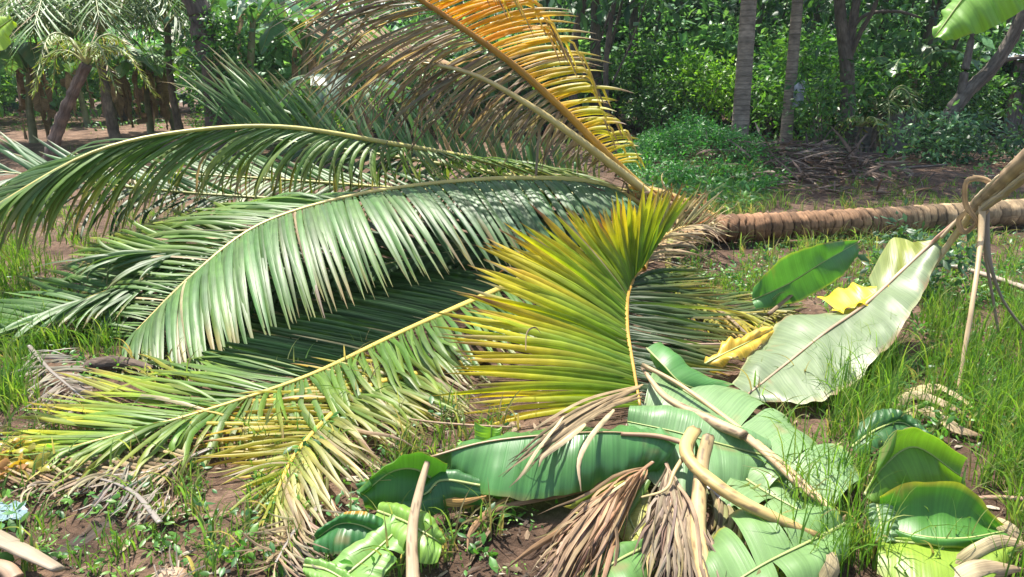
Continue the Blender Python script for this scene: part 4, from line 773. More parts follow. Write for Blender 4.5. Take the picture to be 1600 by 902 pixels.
# ------------------------------------------------------------------ trees, shrubs, background
def leaf_cloud(g, centers, per, spread, size, cols, droop=.3, out=None, S=3, wr=.42, flat=.5):
    m = len(centers) * per; c = np.repeat(centers, per, 0); off = rng.normal(0, 1, (m, 3)) * spread * A(1, 1, .7)
    B = c + off; d = unit(off * .8 + rng.normal(0, .6, (m, 3)) * spread + A(0, 0, -droop) * spread)
    L_ = size * rng.uniform(.6, 1.3, (m, 1)) * np.repeat(rng.uniform(.6, 1.45, (len(centers), 1)), per, 0); s = np.linspace(0, 1, S)
    T = B + d * L_; Cc = (B + T) / 2 + A(0, 0, .12) * L_
    prof = {3: [.12, 1, .04], 4: [.15, .95, .85, .04]}[S]
    cc = np.asarray(cols, float)[rng.integers(0, len(cols), len(centers))]; cc = np.repeat(cc, per, 0) * rng.uniform(.65, 1.35, (m, 1))
    Nn = unit(rng.normal(0, flat, (m, 3)) + A(0, -.3, 1))[:, None]
    ribbons(g, bez(B, Cc, T, s), (L_ * wr) * np.array(prof)[None], np.broadcast_to(Nn, (m, S, 3)), np.repeat(cc[:, None], S, 1), fold=.15)
GREENS = dict(mid=[(.045, .14, .035), (.065, .18, .04), (.12, .27, .05)], lime=[(.16, .34, .04), (.22, .4, .04), (.12, .28, .04)], dark=[(.022, .075, .03), (.035, .1, .035), (.055, .14, .045)], blue=[(.11, .26, .12), (.14, .3, .13), (.18, .35, .14)])
def make_shrub(name, label, group, h=1.6, r=1., nc=60, per=22, size=.13, cols='mid', spread=.16, stems=7, wr=.42, base=.15, loc=(0, 0, 0)):
    root = thing(name, loc, label, 'shrub', group)
    root['_o'] = (0., 0., 0.)
    g = G(); c = []
    while len(c) < nc:
        p = rng.uniform(-1, 1, 3)
        if np.linalg.norm(p) < 1 and (np.linalg.norm(p) > .45 or rng.random() < .3): c.append(p * A(r, r, (h * (1 - base)) / 2) + A(0, 0, h * (1 + base) / 2))
    c = np.array(c); leaf_cloud(g, c, per, spread, size, GREENS[cols] if isinstance(cols, str) else cols, wr=wr)
    g.build('foliage', M_LEAF, root)
    g = G()
    for k in range(stems):
        t = c[rng.integers(0, nc)]; b = A(rng.normal(0, .06), rng.normal(0, .06), 0); u = np.linspace(0, 1, 8)
        tube(g, catmull(np.array([b, (b + t) / 2 * A(.6, .6, 1.1), t]), u), .022 * (1 - .75 * u) * (h / 1.6), A(.16, .13, .1), k=5, cap=False)
    g.build('stem', M_BARK, root)
    return root
def make_tree(name, label, group, base, pts, rad, limbs, crown_c, crown_r, nc, per=14, size=.3, cols='dark', bark=(.13, .1, .085), spread=.45, cat='tree'):
    """pts: world control points of the trunk"""
    root = thing(name, base, label, cat, group); o = np.asarray(base, float)
    g = G(); u = np.linspace(0, 1, 50); P = catmull(np.array(pts), u)
    tube(g, P, np.interp(u, np.linspace(0, 1, len(rad)), rad), A(*bark)[None] * (1 + .25 * vnoise(u * 20, u, 1, 5))[:, None], k=14, rough=.04)
    for (lp, lr) in limbs:
        uu = np.linspace(0, 1, 24); tube(g, catmull(np.array(lp), uu), np.interp(uu, [0, 1], lr), A(*bark), k=9, rough=.04)
    g.build('trunk', M_BARK, root)
    if nc:
        g = G(); c = []
        while len(c) < nc:
            p = rng.uniform(-1, 1, 3)
            if np.linalg.norm(p) < 1: c.append(p * A(*crown_r) + A(*crown_c))
        leaf_cloud(g, np.array(c), per, spread, size, GREENS[cols]); g.build('crown', M_LEAF, root)
    return root
# --- standing coconut palms (right)
def standing_palm(label, px, py, Y, r, top, lean=(0, 0), ftone=GREEN, nfr=12, seed=1):
    b = PY(px, py, Y); b[2] = float(ground_h(b[0], b[1])); root = thing('coconut_palm', b, label, 'palm tree', 'standing coconut palms')
    n = 300; u = np.linspace(0, 1, n); P = catmull(np.array([b + A(0, 0, -.1), b + A(lean[0] * .3, lean[1] * .3, top * .4), b + A(lean[0], lean[1], top)]), u); d = u * top
    e = [0.]
    while e[-1] < top + .5: e.append(e[-1] + rng.uniform(.07, .13))
    e = np.array(e); k = np.searchsorted(e, d, side='right') - 1; f = (d - e[k]) / (e[k + 1] - e[k])
    rad = r * np.interp(d, [0, .4, 1.2, top], [1.35, 1.1, 1., .75]) * (1 + .03 * (f > .8)); C = A(.25, .21, .165) * rng.uniform(.8, 1.15, len(e))[k][:, None]
    C = np.where((f > .82)[:, None], C * .62, C)
    g = G(); tube(g, P, rad, C, k=18, rough=.012); g.build('trunk', M_PTRUNK, root)
    tp = P[-1]
    for i in range(nfr):
        a = i * 2.4 + seed; el = rng.uniform(.1, .9); L_ = rng.uniform(3.2, 4.2); dr = A(math.cos(a), math.sin(a), 0)
        rc = [tp, tp + dr * L_ * .35 + A(0, 0, L_ * .35 * el), tp + dr * L_ * .7 + A(0, 0, L_ * .3 * el - .3), tp + dr * L_ + A(0, 0, L_ * .1 * el - 1.2)]
        sdv = A(-dr[1], dr[0], 0); out = []
        for sg in (1, -1):
            out.append(dict(tips=[q + sdv * sg * .65 + dr * .3 + A(0, 0, -.45) for q in rc], n=34, col=ftone, w=.07, S=4, N=(0, 0, 1), jit=.05))
        frond(root, rc, out, rr=(.04, .01), rcol=((.3, .3, .1), (.2, .22, .07)))
    return root
standing_palm('nearer and thicker straight coconut palm trunk, pale ringed bark, behind the green mound', 1157, 205, 12.6, .135, 7.2, (-.15, .1))
standing_palm('thinner coconut palm trunk just right of the thick one', 1230, 205, 13.9, .105, 7.6, (-.1, .3), seed=2.2)

def at(px, Y, py=None):
    p = PY(px, 150, Y); p[2] = float(ground_h(p[0], Y)); return p
# --- dark forked tree
b = at(1322, 14.2)
make_tree('forest_tree', 'dark slender tree forking above head height, right of the pale palms', 'trees of the wood', b, [b + A(0, 0, -.1), PY(1324, 170, 14.2), PY(1322, 90, 14.2), PY(1312, 10, 14.2), PY(1300, -200, 14.)], (.2, .14, .12, .1, .08),
          [([PY(1322, 90, 14.2), PY(1332, 40, 14.2), PY(1340, -20, 14.2), PY(1350, -150, 14.3)], (.09, .06)), ([PY(1322, 62, 14.2), PY(1350, 25, 14.1), PY(1400, 18, 14.), PY(1440, 28, 13.9)], (.04, .02)), ([PY(1326, 95, 14.2), PY(1345, 50, 14.), PY(1370, 0, 13.8), PY(1390, -100, 13.8)], (.05, .03))],
          A(PY(1320, 0, 14.5)[0], 14.6, 3.7), (2.8, 2.2, 1.25), 85, size=.2, cols='dark', bark=(.12, .1, .08))
b = at(1455, 13.6)
make_tree('forest_tree', 'grey crooked tree leaning right with one upright limb, by the tin roofed hut', 'trees of the wood', b, [b + A(0, 0, -.1), PY(1480, 185, 13.6), PY(1510, 145, 13.6), PY(1555, 100, 13.5), PY(1600, 20, 13.4), PY(1650, -120, 13.3)], (.14, .13, .12, .1, .08),
          [([PY(1500, 155, 13.6), PY(1508, 110, 13.6), PY(1518, 60, 13.7), PY(1540, -60, 13.8)], (.08, .05)), ([PY(1545, 108, 13.5), PY(1580, 92, 13.5), PY(1640, 88, 13.6)], (.05, .02))],
          A(PY(1600, 0, 14)[0], 14.4, 3.6), (2.8, 2.2, 1.2), 75, size=.2, cols='dark', bark=(.14, .12, .1))
for (px, Y, r, lx, lab) in ((905, 15.5, .09, 14, 'thin tree stem just right of the orange leaflets, leaning slightly'), (938, 17.5, .12, -8, 'mid grey tree trunk left of the green mound'), (955, 14.5, .05, 10, 'very thin sapling stem above the crown of the fallen palm'),
                            (1012, 18.5, .11, -22, 'leaning dark trunk half hidden in dark leaves left of the thick palm'), (1190, 19.5, .07, 6, 'narrow dark stem between the two pale palms'), (1065, 20, .1, 5, 'dark trunk deep in the wood behind the mound'),
                            (1268, 19, .08, 16, 'slim stem right of the thinner pale palm'), (1395, 18, .09, -10, 'slim dark trunk left of the crooked grey tree'), (1475, 17, .11, -4, 'brown clad trunk behind the crooked grey tree'), (1570, 19, .1, 12, 'dark trunk beside the hut at the right edge'),
                            (860, 19, .14, -6, 'dark trunk behind the orange leaflets'), (1110, 22, .12, 4, 'far dark trunk just left of the thick pale palm')):
    b = at(px, Y); t = PY(px + lx, -40, Y); t2 = PY(px + 2 * lx, -200, Y)
    make_tree('forest_tree', lab, 'trees of the wood', b, [b + A(0, 0, -.1), (b + t) / 2 + A(rng.normal(0, .12), 0, 0), t, t2], (r * 1.25, r, r * .85, r * .7), [([t * .4 + b * .6, t * .5 + b * .5 + A(.35, 0, .5), t + A(.8, 0, .4)], (r * .45, r * .2))],
              A(t[0], t[1] - .4, 3.9), (2.1, 1.8, 1.3), 38, size=.24, cols='dark', bark=(.1, .085, .07))
# --- vine clad trunk on the left
b = at(335, 12.5)
vt = make_tree('vine_clad_tree', 'thick dark trunk with vines and shrub leaves climbing its right side', 'trees of the wood', b, [b, PY(335, 110, 12.5), PY(318, 60, 12.5), PY(312, 20, 12.5), PY(285, -40, 12.5), PY(260, -120, 12.5)], (.24, .2, .19, .18, .17, .15), [], PY(280, -330, 13), (2., 2, 1.4), 40, size=.28, bark=(.1, .08, .065))
g = G(); cs = np.array([PY(350 + rng.normal(0, 16), y, 12.35 + rng.normal(0, .12)) for y in np.linspace(10, 185, 60)]); leaf_cloud(g, cs, 26, .1, .075, GREENS['mid'], wr=.7); g.build('vine', M_LEAF, vt)

# --- shrubs: a handful of sources copied
SH = {}
SH['mid'] = make_shrub('shrub', 'leafy green shrub of the understorey', 'understorey shrubs', h=2., r=1.1, nc=90, per=24, size=.13, cols='mid', loc=at(1260, 18.5))
SH['lime'] = make_shrub('shrub', 'sunlit yellow green shrub of the understorey', 'sunlit understorey shrubs', h=1.7, r=.8, nc=60, per=24, size=.12, cols='lime', loc=at(1095, 17.5))
SH['dark'] = make_shrub('shrub', 'dark broad leaved shrub of the understorey', 'dark understorey shrubs', h=3., r=1.5, nc=120, per=22, size=.17, cols='dark', loc=at(1040, 21), spread=.22)
SH['big'] = make_shrub('shrub', 'tall loose shrub with large blue green leaves', 'tall loose shrubs', h=3.4, r=1.4, nc=80, per=16, size=.26, cols='blue', loc=at(470, 17), spread=.26, wr=.5)
for k, o in SH.items(): o.rotation_euler = (0, 0, rng.uniform(0, 6))
plan = []
for px in range(700, 1760, 105): plan.append(('mid', px + rng.normal(0, 14), rng.uniform(17.5, 20.5), rng.uniform(.8, 1.25)))
for (px, Y, q) in ((1090, 16.5, 1.1), (1290, 17, .8), (1415, 17.5, .9), (1010, 19, .8)): plan.append(('lime', px, Y, q))
for (px, Y, q) in ((1278, 15.2, 1.15), (1205, 17.3, .8), (1385, 16.3, .9), (1040, 16.5, .7), (1500, 16, .8)): plan.append(('mid', px, Y, q))
for px in range(640, 1820, 75): plan.append(('dark', px + rng.normal(0, 15), rng.uniform(21, 25), rng.uniform(.9, 1.3)))
for px in (390, 430, 520, 590, 660, 740, 820, 880): plan.append(('big', px, rng.uniform(17, 21), rng.uniform(.7, 1.05)))
for px in range(-150, 700, 120): plan.append(('lime', px + rng.normal(0, 14), rng.uniform(22, 25), rng.uniform(.9, 1.2)))
for px in (380, 440, 330, 500, 560): plan.append(('lime', px, rng.uniform(13.5, 16), rng.uniform(.5, .8)))
for px in (1060, 1180, 1300, 1410, 1550): plan.append(('big', px, rng.uniform(17.5, 19.5), rng.uniform(.7, 1.)))
for px in range(-200, 700, 110): plan.append(('lime', px + rng.normal(0, 15), rng.uniform(26, 29), rng.uniform(.9, 1.3)))
for px in range(860, 1800, 74): plan.append((('dark', 'dark', 'mid', 'big')[int(rng.integers(0, 4))], px + rng.normal(0, 14), rng.uniform(20.5, 23.5), rng.uniform(1.2, 1.8)))
for px in range(-250, 900, 115): plan.append((('mid', 'big', 'lime', 'big')[int(rng.integers(0, 4))], px + rng.normal(0, 14), rng.uniform(21, 25), rng.uniform(.9, 1.4)))
for (k, px, Y, s_) in plan:
    dup(SH[k], tuple(at(px, Y)), rng.uniform(0, 6.28), s_)
# small dark bush near the hanging stalks, and right-hand low bushes
make_near = [(1480, 5.0, .5, .3, 60, 10, .06, [(.04, .1, .035), (.05, .12, .05), (.07, .15, .07)], 'dark shiny leaved bush under the hanging dry stalks', 1),
             (1462, 13., .8, .7, 50, 16, .1, GREENS['blue'], 'low bush at the foot of the crooked grey tree', 1), (1530, 13., .8, 1., 60, 18, .11, GREENS['dark'], 'low dark bush right of the crooked grey tree', 1),
             (1285, 13.4, 1.5, .55, 40, 18, .1, GREENS['mid'], 'thin bush with arching stems in front of the dark forked tree', 1)]
for (px, Y, h, r, nc, per, sz, cl, lab, _) in make_near:
    p = at(px, Y); make_shrub('bush', lab, 'single bushes', h=h, r=r, nc=nc, per=per, size=sz, cols=cl, spread=.07 if Y < 8 else .13, loc=tuple(p), wr=.5, base=.02)

# --- far wood as one mass
g = G(); nc = 2600
cs = np.stack([rng.uniform(-30, 32, nc), rng.uniform(27, 34, nc), rng.uniform(0, 1, nc) ** .8 * 8.], -1)
cs = cs[~((cs[:, 0] < -4) & (cs[:, 2] > 2.6) & (rng.random(nc) < .55))]
leaf_cloud(g, cs, 24, .55, .4, GREENS['dark'], wr=.5)
tag(g.build('distant_wood', M_LEAF), 'dense dark foliage of the wood beyond the clearing', 'wood', kind='stuff')

# --- banana plants
def banana_plant(label, px, Y, h, nl=6, tone=(.07, .19, .05), dead=3, stem=(.2, .2, .1), seed=0, r=.09, rag=True, LL=1.5):
    Y = Y + (.6 if px < 300 else 0); b = at(px, Y); root = thing('banana_plant', b, label, 'banana plant', 'banana plants across the clearing')
    g = G(); u = np.linspace(0, 1, 26); tp = b + A(rng.normal(0, .15), 0, h)
    tube(g, catmull(np.array([b, (b + tp) / 2 + A(rng.normal(0, .05), 0, 0), tp]), u), r * (1 - .45 * u), A(*stem)[None] * (1 + .3 * vnoise(u * 14, u, 1, seed))[:, None], k=12, rough=.06)
    g.build('pseudostem', M_STALK, root)
    for i in range(nl + dead):
        a = i * 2.399 + seed; dr = A(math.cos(a), math.sin(a), 0); sd_ = A(-dr[1], dr[0], 0); L_ = LL * rng.uniform(.8, 1.15)
        if i < nl:
            el = rng.uniform(.5, 1.3); m = [tp + A(0, 0, -.1), tp + dr * L_ * .3 + A(0, 0, L_ * .3 * el), tp + dr * L_ * .65 + A(0, 0, L_ * .28 * el), tp + dr * L_ + A(0, 0, -.1 * L_)]
            wd, c, mt = .24 * LL / 1.5, A(*tone) * rng.uniform(.8, 1.3), M_BAN
        else:
            m = [tp + A(0, 0, -.1), tp + dr * .2 + A(0, 0, .0), tp + dr * .28 + A(0, 0, -.55 * L_ * .7), tp + dr * .26 + A(0, 0, -L_ * .85)]
            wd, c, mt = .12, A(.26, .18, .1) * rng.uniform(.7, 1.2), M_DRY
            m = [np.array([q[0], q[1], max(q[2], b[2] + .05)]) for q in m]
        m = np.array(m); wv = np.array([.06, .8, 1., .1]) * wd; dn = np.array([0, -.25, -.4, -.1]) * wd
        le = m + sd_[None] * wv[:, None] + A(0, 0, 1)[None] * dn[:, None]; ri = m - sd_[None] * wv[:, None] + A(0, 0, 1)[None] * dn[:, None]
        g = G(); banana_blade(g, m, le, ri, nt_=40, nv=3, ripple=.01, camber=(0.012, 0.012), tears=[(q % 2, t) for q, t in enumerate(rng.uniform(.2, .95, 10 if rag else 3))], shift=.06, col=tuple(c))
        uu = np.linspace(0, 1, 14); tube(g, catmull(m, uu), .018 * (1 - .7 * uu), A(.3, .34, .12) if i < nl else A(.3, .2, .1), k=5)
        g.build('leaf' if i < nl else 'dead_leaf', mt, root)
for a in (('banana plant at the left edge with a wide pale leaf', 40, 15.5, 1.5, 6, (.09, .2, .08), 3), ('banana plant with a brown skirt behind the leaning stump', 170, 17.5, 1.6, 5, (.07, .18, .06), 6), ('banana plant with a brown skirt in the middle of the left row', 228, 18.5, 1.5, 6, (.1, .24, .04), 5),
          ('dark skirted banana plant right in the left row', 268, 18.8, 1.5, 6, (.09, .22, .04), 6), ('tall banana plant beside the vine clad trunk, leaf over the trunk', 368, 13.5, 2.4, 6, (.08, .2, .09), 1),
          ('pale stemmed banana plant left of the brown hanging leaflets', 462, 14.5, 1.9, 6, (.08, .19, .09), 2), ('low banana plant with broad blue green leaves behind the upright leaflets', 540, 12.5, .9, 6, (.07, .17, .1), 1),
          ('banana plant deep in the wood behind the orange leaflets', 790, 17.5, 1.7, 6, (.05, .15, .05), 2), ('banana plant behind the crooked grey tree', 1425, 16.5, 1.5, 5, (.05, .14, .04), 2), ('distant banana plant at the far left', -40, 19, 1.7, 6, (.1, .24, .05), 3), ('distant banana plant between stump and vine clad trunk', 130, 21, 1.6, 6, (.14, .3, .04), 3)):
    banana_plant(*a, seed=rng.uniform(0, 6))

# --- young palms on the left
def young_palm(label, px, Y, h, nfr, L0, tone=SILVER, seed=0., r=.13, elr=(.2, 1.2), px_top=None, dens=40, group='young palms', w=.05):
    b = at(px, Y); root = thing('young_palm', b, label, 'palm tree', group)
    tp = b + A(0, 0, h)
    if px_top: tp = PY(px_top[0], px_top[1], Y)
    g = G(); u = np.linspace(0, 1, 40); tube(g, catmull(np.array([b + A(0, 0, -.05), (b + tp) / 2 + A(-.08, 0, -.05), tp]), u), r * np.interp(u, [0, .15, .8, 1], [1.25, 1, .75, .8]) * (1 + .06 * np.sin(u * 60)), A(.19, .14, .11)[None] * (1 + .35 * vnoise(u * 20, u, 1, 8))[:, None], k=12, rough=.06)
    g.build('trunk', M_BARK, root)
    for i in range(nfr):
        a = i * 2.399 + seed; el = rng.uniform(*elr); L_ = L0 * rng.uniform(.8, 1.1); dr = A(math.cos(a), math.sin(a), 0)
        rc = [tp, tp + dr * L_ * .3 + A(0, 0, L_ * .4 * el), tp + dr * L_ * .65 + A(0, 0, L_ * .45 * el - .1), tp + dr * L_ + A(0, 0, L_ * .2 * el - .5)]
        sv = A(-dr[1], dr[0], 0)
        frond(root, rc, [dict(tips=[q + sv * sg * f_ * L_ + dr * .12 * L_ + A(0, 0, -.14 * L_) for q, f_ in zip(rc, (.15, .22, .2, .08))], n=dens, col=tone, w=w, S=5, N=(0, 0, 1), jit=.03, u=(.12, 1)) for sg in (1, -1)], rr=(.03, .008), rcol=((.33, .33, .12), (.25, .28, .1)))
    return root
young_palm('large feathery palm filling the upper left, arching fronds with silvery leaflets', 172, 15.6, 2.2, 17, 3.6, seed=.4, tone=SILVER, r=.11)
young_palm('feathery palm left of the vine clad trunk, half behind the banana row', 275, 17.8, 2.5, 12, 2.8, seed=1.7, tone=BLUEG, r=.09)
young_palm('feathery palm cut off by the left edge', -70, 14.8, 2.3, 13, 3., seed=2.9, tone=SILVER, r=.09)
young_palm('bent dark stump with a tuft of yellow green leaves, on the bare clearing', 48, 11.3, 1., 7, .8, seed=.9, tone=LIME, r=.1, px_top=(135, 100), dens=34, group='bent stumps', w=.022)
young_palm('small dark palm with drooping leaves beside the concrete blocks', 1380, 14.8, .8, 9, 1.2, seed=.2, tone=GREEN, r=.05, group='small palms', dens=20)
young_palm('little pale palm seedling in front of the concrete blocks', 1352, 13.6, .55, 7, .55, seed=.2, tone=LIME, r=.03, group='small palms', dens=12)

# --- ferny green mound, debris heap
g = G(); n = 1500; th = rng.uniform(0, 6.28, n); rr_ = rng.uniform(0, 1, n) ** .5
cx = 2.72 + rr_ * np.cos(th) * 1.12; cy = 10.9 + rr_ * np.sin(th) * 1.75; cz = ground_h(cx, cy) + rng.uniform(.0, .3, n) * (1.1 - rr_ * .6) * (1 + .9 * vnoise(cx, cy, 2.6, 12))
leaf_cloud(g, np.stack([cx, cy, cz], -1), 16, .06, .055, [(.05, .2, .04), (.06, .24, .05), (.09, .27, .04)], wr=.35)
tag(g.build('fern_mound', M_LEAF), 'mound covered with fine bright green ferny growth under the thick pale palm', 'ground cover', kind='stuff')
g = G(); n = 520; B = np.stack([rng.normal(4.2, .75, n), rng.normal(10.6, .6, n), np.zeros(n)], -1); B[:, 2] = ground_h(B[:, 0], B[:, 1]) + rng.uniform(0, .14, n)
d = unit(rng.normal(0, 1, (n, 3)) * A(1, .8, .22)); T = B + d * rng.uniform(.2, .6, (n, 1)); T[:, 2] = np.maximum(T[:, 2], ground_h(T[:, 0], T[:, 1]) + .02); s = np.linspace(0, 1, 5)
cc = np.array([(.11, .075, .055), (.17, .12, .09), (.23, .18, .14), (.07, .05, .04)])[rng.integers(0, 4, n)]
ribbons(g, bez(B, (B + T) / 2 + A(0, 0, .04), T, s), .03 * rng.uniform(.5, 1.6, (n, 1)) * np.interp(s, [0, .5, 1], [.7, 1, .2])[None], A(0, -.3, 1), np.repeat(cc[:, None], 5, 1), jit=.5)
tag(g.build('dead_frond_heap', M_DRY), 'heap of rotting brown palm leaves beyond the fallen trunk', 'leaf heap', kind='stuff')
stalk('thin black fallen branch lying beyond the debris heap', [(1270, 268, .1), (1330, 266, .12), (1420, 262, .1), (1480, 258, .08)], (.03, .025), (.06, .05, .045), name='fallen_branch', group='fallen branches')

# --- hut, concrete blocks, hanging cloth
def box(g, c, s, col, rz=0):
    x, y, z = np.array(s) / 2; V = np.array([(a, b, d) for a in (-x, x) for b in (-y, y) for d in (-z, z)]); cr, sr = math.cos(rz), math.sin(rz)
    V = np.stack([V[:, 0] * cr - V[:, 1] * sr, V[:, 0] * sr + V[:, 1] * cr, V[:, 2]], -1) + np.asarray(c)
    g.add(V, [(0, 1, 3, 2), (4, 6, 7, 5), (0, 4, 5, 1), (2, 3, 7, 6), (0, 2, 6, 4), (1, 5, 7, 3)], A(*col))
M_METAL = solid_mat('weathered_tin', rough=.5, sk=.3, bump=.1); M_CONC = solid_mat('concrete', rough=.9, bump=.6, streak=(14, 14, 14))
b = at(1640, 18.5); hut = thing('tin_roof_hut', b, 'small hut with a corrugated tin roof, half hidden behind trees at the right edge', 'hut')
g = G(); X, Y = np.meshgrid(np.linspace(-1.9, 1.9, 120), np.linspace(-1.4, 1.2, 8)); Z = 1.95 + .12 * Y + .02 * np.sin(X * 2 * np.pi / .09 * .5)
V = np.stack([X, Y, Z], -1).reshape(-1, 3); V = np.vstack([V, V - A(0, 0, .012)]) + b; nx = 120; i = np.arange(7)[:, None] * nx; j = np.arange(119)[None]
F = np.stack([i + j, i + j + 1, i + nx + j + 1, i + nx + j], -1).reshape(-1, 4); g.add(V, np.vstack([F, F + 960]), A(.45, .5, .55)); g.build('roof', M_METAL, hut)
for k in range(9):
    g = G(); box(g, b + A(-1.4 + k * .35, -.95, .85), (.33, .03, 1.7), (.22 + .05 * (k % 3), .2, .2)); g.build('wall_board', M_BARK, hut)
for sx in (-1.6, 1.6):
    g = G(); box(g, b + A(sx, -1.0, .9), (.1, .1, 1.95), (.16, .12, .09)); g.build('post', M_BARK, hut)
for (px, Y, s, lab) in ((1352, 15.2, (.42, .4, .5), 'left small grey concrete block stack behind the little palm'), (1408, 15.4, (.75, .45, .75), 'larger dark concrete block stack behind the little palm')):
    b = at(px, Y); g = G()
    for q in range(3):
        for c_ in range(2): box(g, b + A((c_ - .5) * s[0] / 2 * 1.0 + rng.normal(0, .01), rng.normal(0, .01), s[2] / 3 * (q + .5)), (s[0] / 2 - .01, s[1], s[2] / 3 - .01), tuple(A(.2, .19, .17) * rng.uniform(.7, 1.1)))
    tag(g.build('concrete_blocks', M_CONC, origin=b, smooth=False), lab, 'block stack', 'concrete block stacks')
g = G(); X, Y = np.meshgrid(np.linspace(-.09, .09, 12), np.linspace(0, -.42, 14)); c = PY(1250, 128, 13.8)
V = np.stack([X * (1 - .2 * Y), .02 * np.sin(X * 60 + Y * 5), Y + .02 * np.sin(X * 30)], -1).reshape(-1, 3) + c; i = np.arange(13)[:, None] * 12; j = np.arange(11)[None]
g.add(V, np.stack([i + j, i + 12 + j, i + 13 + j, i + j + 1], -1).reshape(-1, 4), A(.4, .42, .47)); tag(g.build('hanging_cloth', M_CONC, origin=c), 'grey cloth hanging among the bushes right of the pale palms', 'cloth')
for (px, py, cl, lab, sz) in ((1425, 229, (.75, .15, .18), 'small red plastic scrap on the soil', .09), (1395, 238, (.8, .8, .8), 'small white scrap on the soil left of the red one', .11), (1508, 229, (.8, .78, .75), 'white scrap beneath the crooked tree', .06)):
    c = PZ(px, py, .06); blob('litter_scrap', lab, 'litter', c, sz, cl, M_BANU, 'litter on the soil', squash=(1, .7, .25), seed=px, amp=.5)

# ------------------------------------------------------------------ grass, weeds, litter (uncountable)
def scatter(regs):
    P = []
    for (x0, x1, y0, y1, n) in regs:
        px = rng.uniform(x0, x1, n); py = rng.uniform(y0, y1, n); cl = vnoise(px / 38, py / 24, 1, 77)
        k = cl + rng.normal(0, .35, n) > -.25; px, py = px[k], py[k]
        d = np.stack([(px - 800) / FPX, cp + (451 - py) / FPX * sp, -sp + (451 - py) / FPX * cp], -1); t = -CAM_H / d[:, 2]; q = d * t[:, None] + A(0, 0, CAM_H)
        P.append(q)
    P = np.vstack(P); P[:, 2] = ground_h(P[:, 0], P[:, 1]); return P
def grass(name, label, regs, h, w, cols, lean=.5, blades=5, S=5, seeds=False):
    B0 = scatter(regs); B = np.repeat(B0, blades, 0); m = len(B); B = B + rng.normal(0, .018, B.shape) * A(1, 1, 0)
    a = rng.uniform(0, 6.28, m); le = rng.uniform(.15, 1, m) * lean; H = h * rng.uniform(.45, 1.25, m) * np.repeat(rng.uniform(.6, 1.2, len(B0)), blades)
    dr = np.stack([np.cos(a), np.sin(a), 0 * a], -1); T = B + dr * (le * H)[:, None] + A(0, 0, 1) * (H * (1 - .35 * le))[:, None]; Cc = B + dr * (le * H * .15)[:, None] + A(0, 0, 1) * (H * .75)[:, None]
    s = np.linspace(0, 1, S); cc = np.asarray(cols, float)[rng.integers(0, len(cols), m)] * rng.uniform(.7, 1.3, (m, 1)); Nn = np.stack([np.cos(a + .3), np.sin(a + .3), .4 + 0 * a], -1)[:, None]
    g = G(); ribbons(g, bez(B, Cc, T, s), w * rng.uniform(.6, 1.3, (m, 1)) * np.interp(s, [0, .3, 1], [.7, 1, .05])[None], np.broadcast_to(Nn, (m, S, 3)), np.repeat(cc[:, None], S, 1), fold=.2)
    return tag(g.build(name, M_GRASS), label, 'grass', kind='stuff')
GC = [(.12, .26, .03), (.17, .32, .04), (.1, .22, .04), (.24, .34, .07)]
grass('grass', 'bright green grass at the left edge under the frond tips', [(-200, 190, 375, 560, 1500), (-200, 60, 540, 640, 300), (-250, 120, 335, 380, 260)], .2, .008, GC, lean=.8)
grass('tall_grass', 'tall fine grass growing over the banana leaves on the right', [(1290, 1400, 500, 690, 260), (1440, 1800, 480, 640, 420), (1530, 1800, 600, 760, 420), (1220, 1400, 740, 902, 120), (1560, 1800, 740, 920, 150), (1560, 1800, 380, 560, 260), (1380, 1560, 620, 680, 60)], .3, .0055, GC, lean=.7, blades=5, S=6)
grass('short_grass', 'low grass and seedlings between the trunk and the banana leaves', [(1050, 1500, 372, 470, 900), (1440, 1700, 372, 520, 600), (1060, 1800, 288, 335, 1000), (1100, 1350, 220, 300, 500), (1180, 1600, 560, 700, 200)], .1, .007, GC, lean=.9)
grass('clearing_grass', 'sparse grass on the bare soil of the clearing and the foreground', [(-100, 520, 640, 902, 260), (400, 800, 620, 760, 160), (-300, 120, 165, 205, 700), (100, 900, 185, 240, 260), (180, 330, 330, 420, 260)], .12, .0055, GC, lean=.9)
def weeds(name, label, regs, size, cols, h=.08):
    B0 = scatter(regs); g = G(); cs = B0 + A(0, 0, 1) * (rng.uniform(.2, 1, len(B0)) * h)[:, None]
    leaf_cloud(g, cs, 7, size * .7, size, cols, wr=.45, flat=.35, S=4); return tag(g.build(name, M_LEAF), label, 'weeds', kind='stuff')
weeds('weeds', 'small broad leaved weeds on the soil', [(1050, 1600, 372, 480, 620), (1380, 1800, 400, 700, 560), (-100, 640, 660, 902, 110), (500, 800, 640, 900, 40), (-100, 200, 430, 600, 200)], .035, [(.08, .22, .04), (.13, .3, .04), (.06, .17, .05)])
grass('trailing_grass', 'wider bladed pale grass tufts straggling over soil and leaves', [(-60, 640, 560, 902, 130), (1180, 1500, 380, 640, 90), (1200, 1600, 640, 902, 120), (1080, 1600, 376, 400, 160), (1130, 1600, 318, 336, 90), (980, 1180, 285, 345, 200), (620, 800, 640, 880, 40)], .2, .009, [(.14, .27, .06), (.2, .32, .08), (.3, .34, .12), (.36, .3, .15)], lean=1., blades=6, S=7)
weeds('seedlings', 'tiny bright seedlings dotted over the bare soil', [(-60, 640, 640, 902, 260), (600, 1000, 640, 902, 60)], .02, [(.12, .28, .05), (.17, .34, .06)], h=.05)
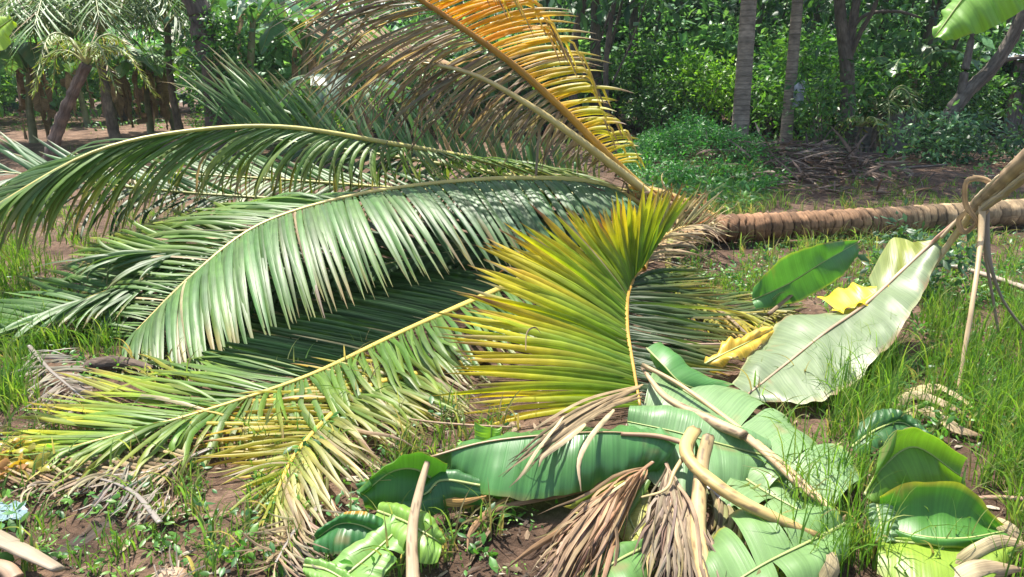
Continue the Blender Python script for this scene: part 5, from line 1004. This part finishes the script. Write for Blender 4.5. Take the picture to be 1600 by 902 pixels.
weeds('far_weeds', 'low weeds around the feet of the trees', [(1160, 1700, 205, 240, 450), (1160, 1700, 240, 300, 120), (-200, 500, 180, 205, 300), (980, 1180, 290, 330, 250)], .08, [(.06, .18, .04), (.1, .24, .04)], h=.12)
# litter: dead leaf bits, twigs
B = scatter([(-150, 1750, 240, 920, 6500), (500, 1000, 600, 900, 700), (1150, 1700, 215, 330, 1500)]); n = len(B); a = rng.uniform(0, 6.28, n); L_ = .012 + .05 * rng.random(n) ** 2.5 * (1 + (rng.random(n) < .05) * 5)
T = B + np.stack([np.cos(a) * L_, np.sin(a) * L_, rng.normal(0, .008, n)], -1); B = B + A(0, 0, .008); T[:, 2] += .012; T[:, 2] = np.maximum(T[:, 2], B[:, 2]); s = np.linspace(0, 1, 3)
cc = np.array([(.1, .07, .05), (.2, .14, .09), (.33, .25, .17), (.06, .045, .035), (.42, .36, .28)])[rng.integers(0, 5, n)]
g = G(); ribbons(g, bez(B, (B + T) / 2 + A(0, 0, .006), T, s), (L_ * rng.uniform(.08, .4, n))[:, None] * np.array([.5, 1, .2])[None], A(0, 0, 1), np.repeat(cc[:, None], 3, 1), jit=.5)
tag(g.build('leaf_litter', M_DRY), 'dead leaf bits and twigs scattered over the soil', 'litter', kind='stuff')

# thin humid air that pales the far side of the clearing
def haze():
    x0, x1, y0, y1, z0, z1 = -130, 130, -25, 265, -1.2, 14.
    V = np.array([(x, y, z) for x in (x0, x1) for y in (y0, y1) for z in (z0, z1)], float)
    g = G(); g.add(V, [(0, 1, 3, 2), (4, 6, 7, 5), (0, 4, 5, 1), (2, 3, 7, 6), (0, 2, 6, 4), (1, 5, 7, 3)], A(1, 1, 1))
    m, t, o = new_mat('humid_air'); pv = N_(t, 'ShaderNodeVolumePrincipled'); pv.inputs['Color'].default_value = (.86, .93, 1, 1); pv.inputs['Density'].default_value = HAZE
    t.links.new(pv.outputs[0], o.inputs['Volume']); tag(g.build('haze', m, smooth=False), kind='stuff')
HAZE = .0007
haze()
for o in bpy.data.objects:
    if '_o' in o: del o['_o']
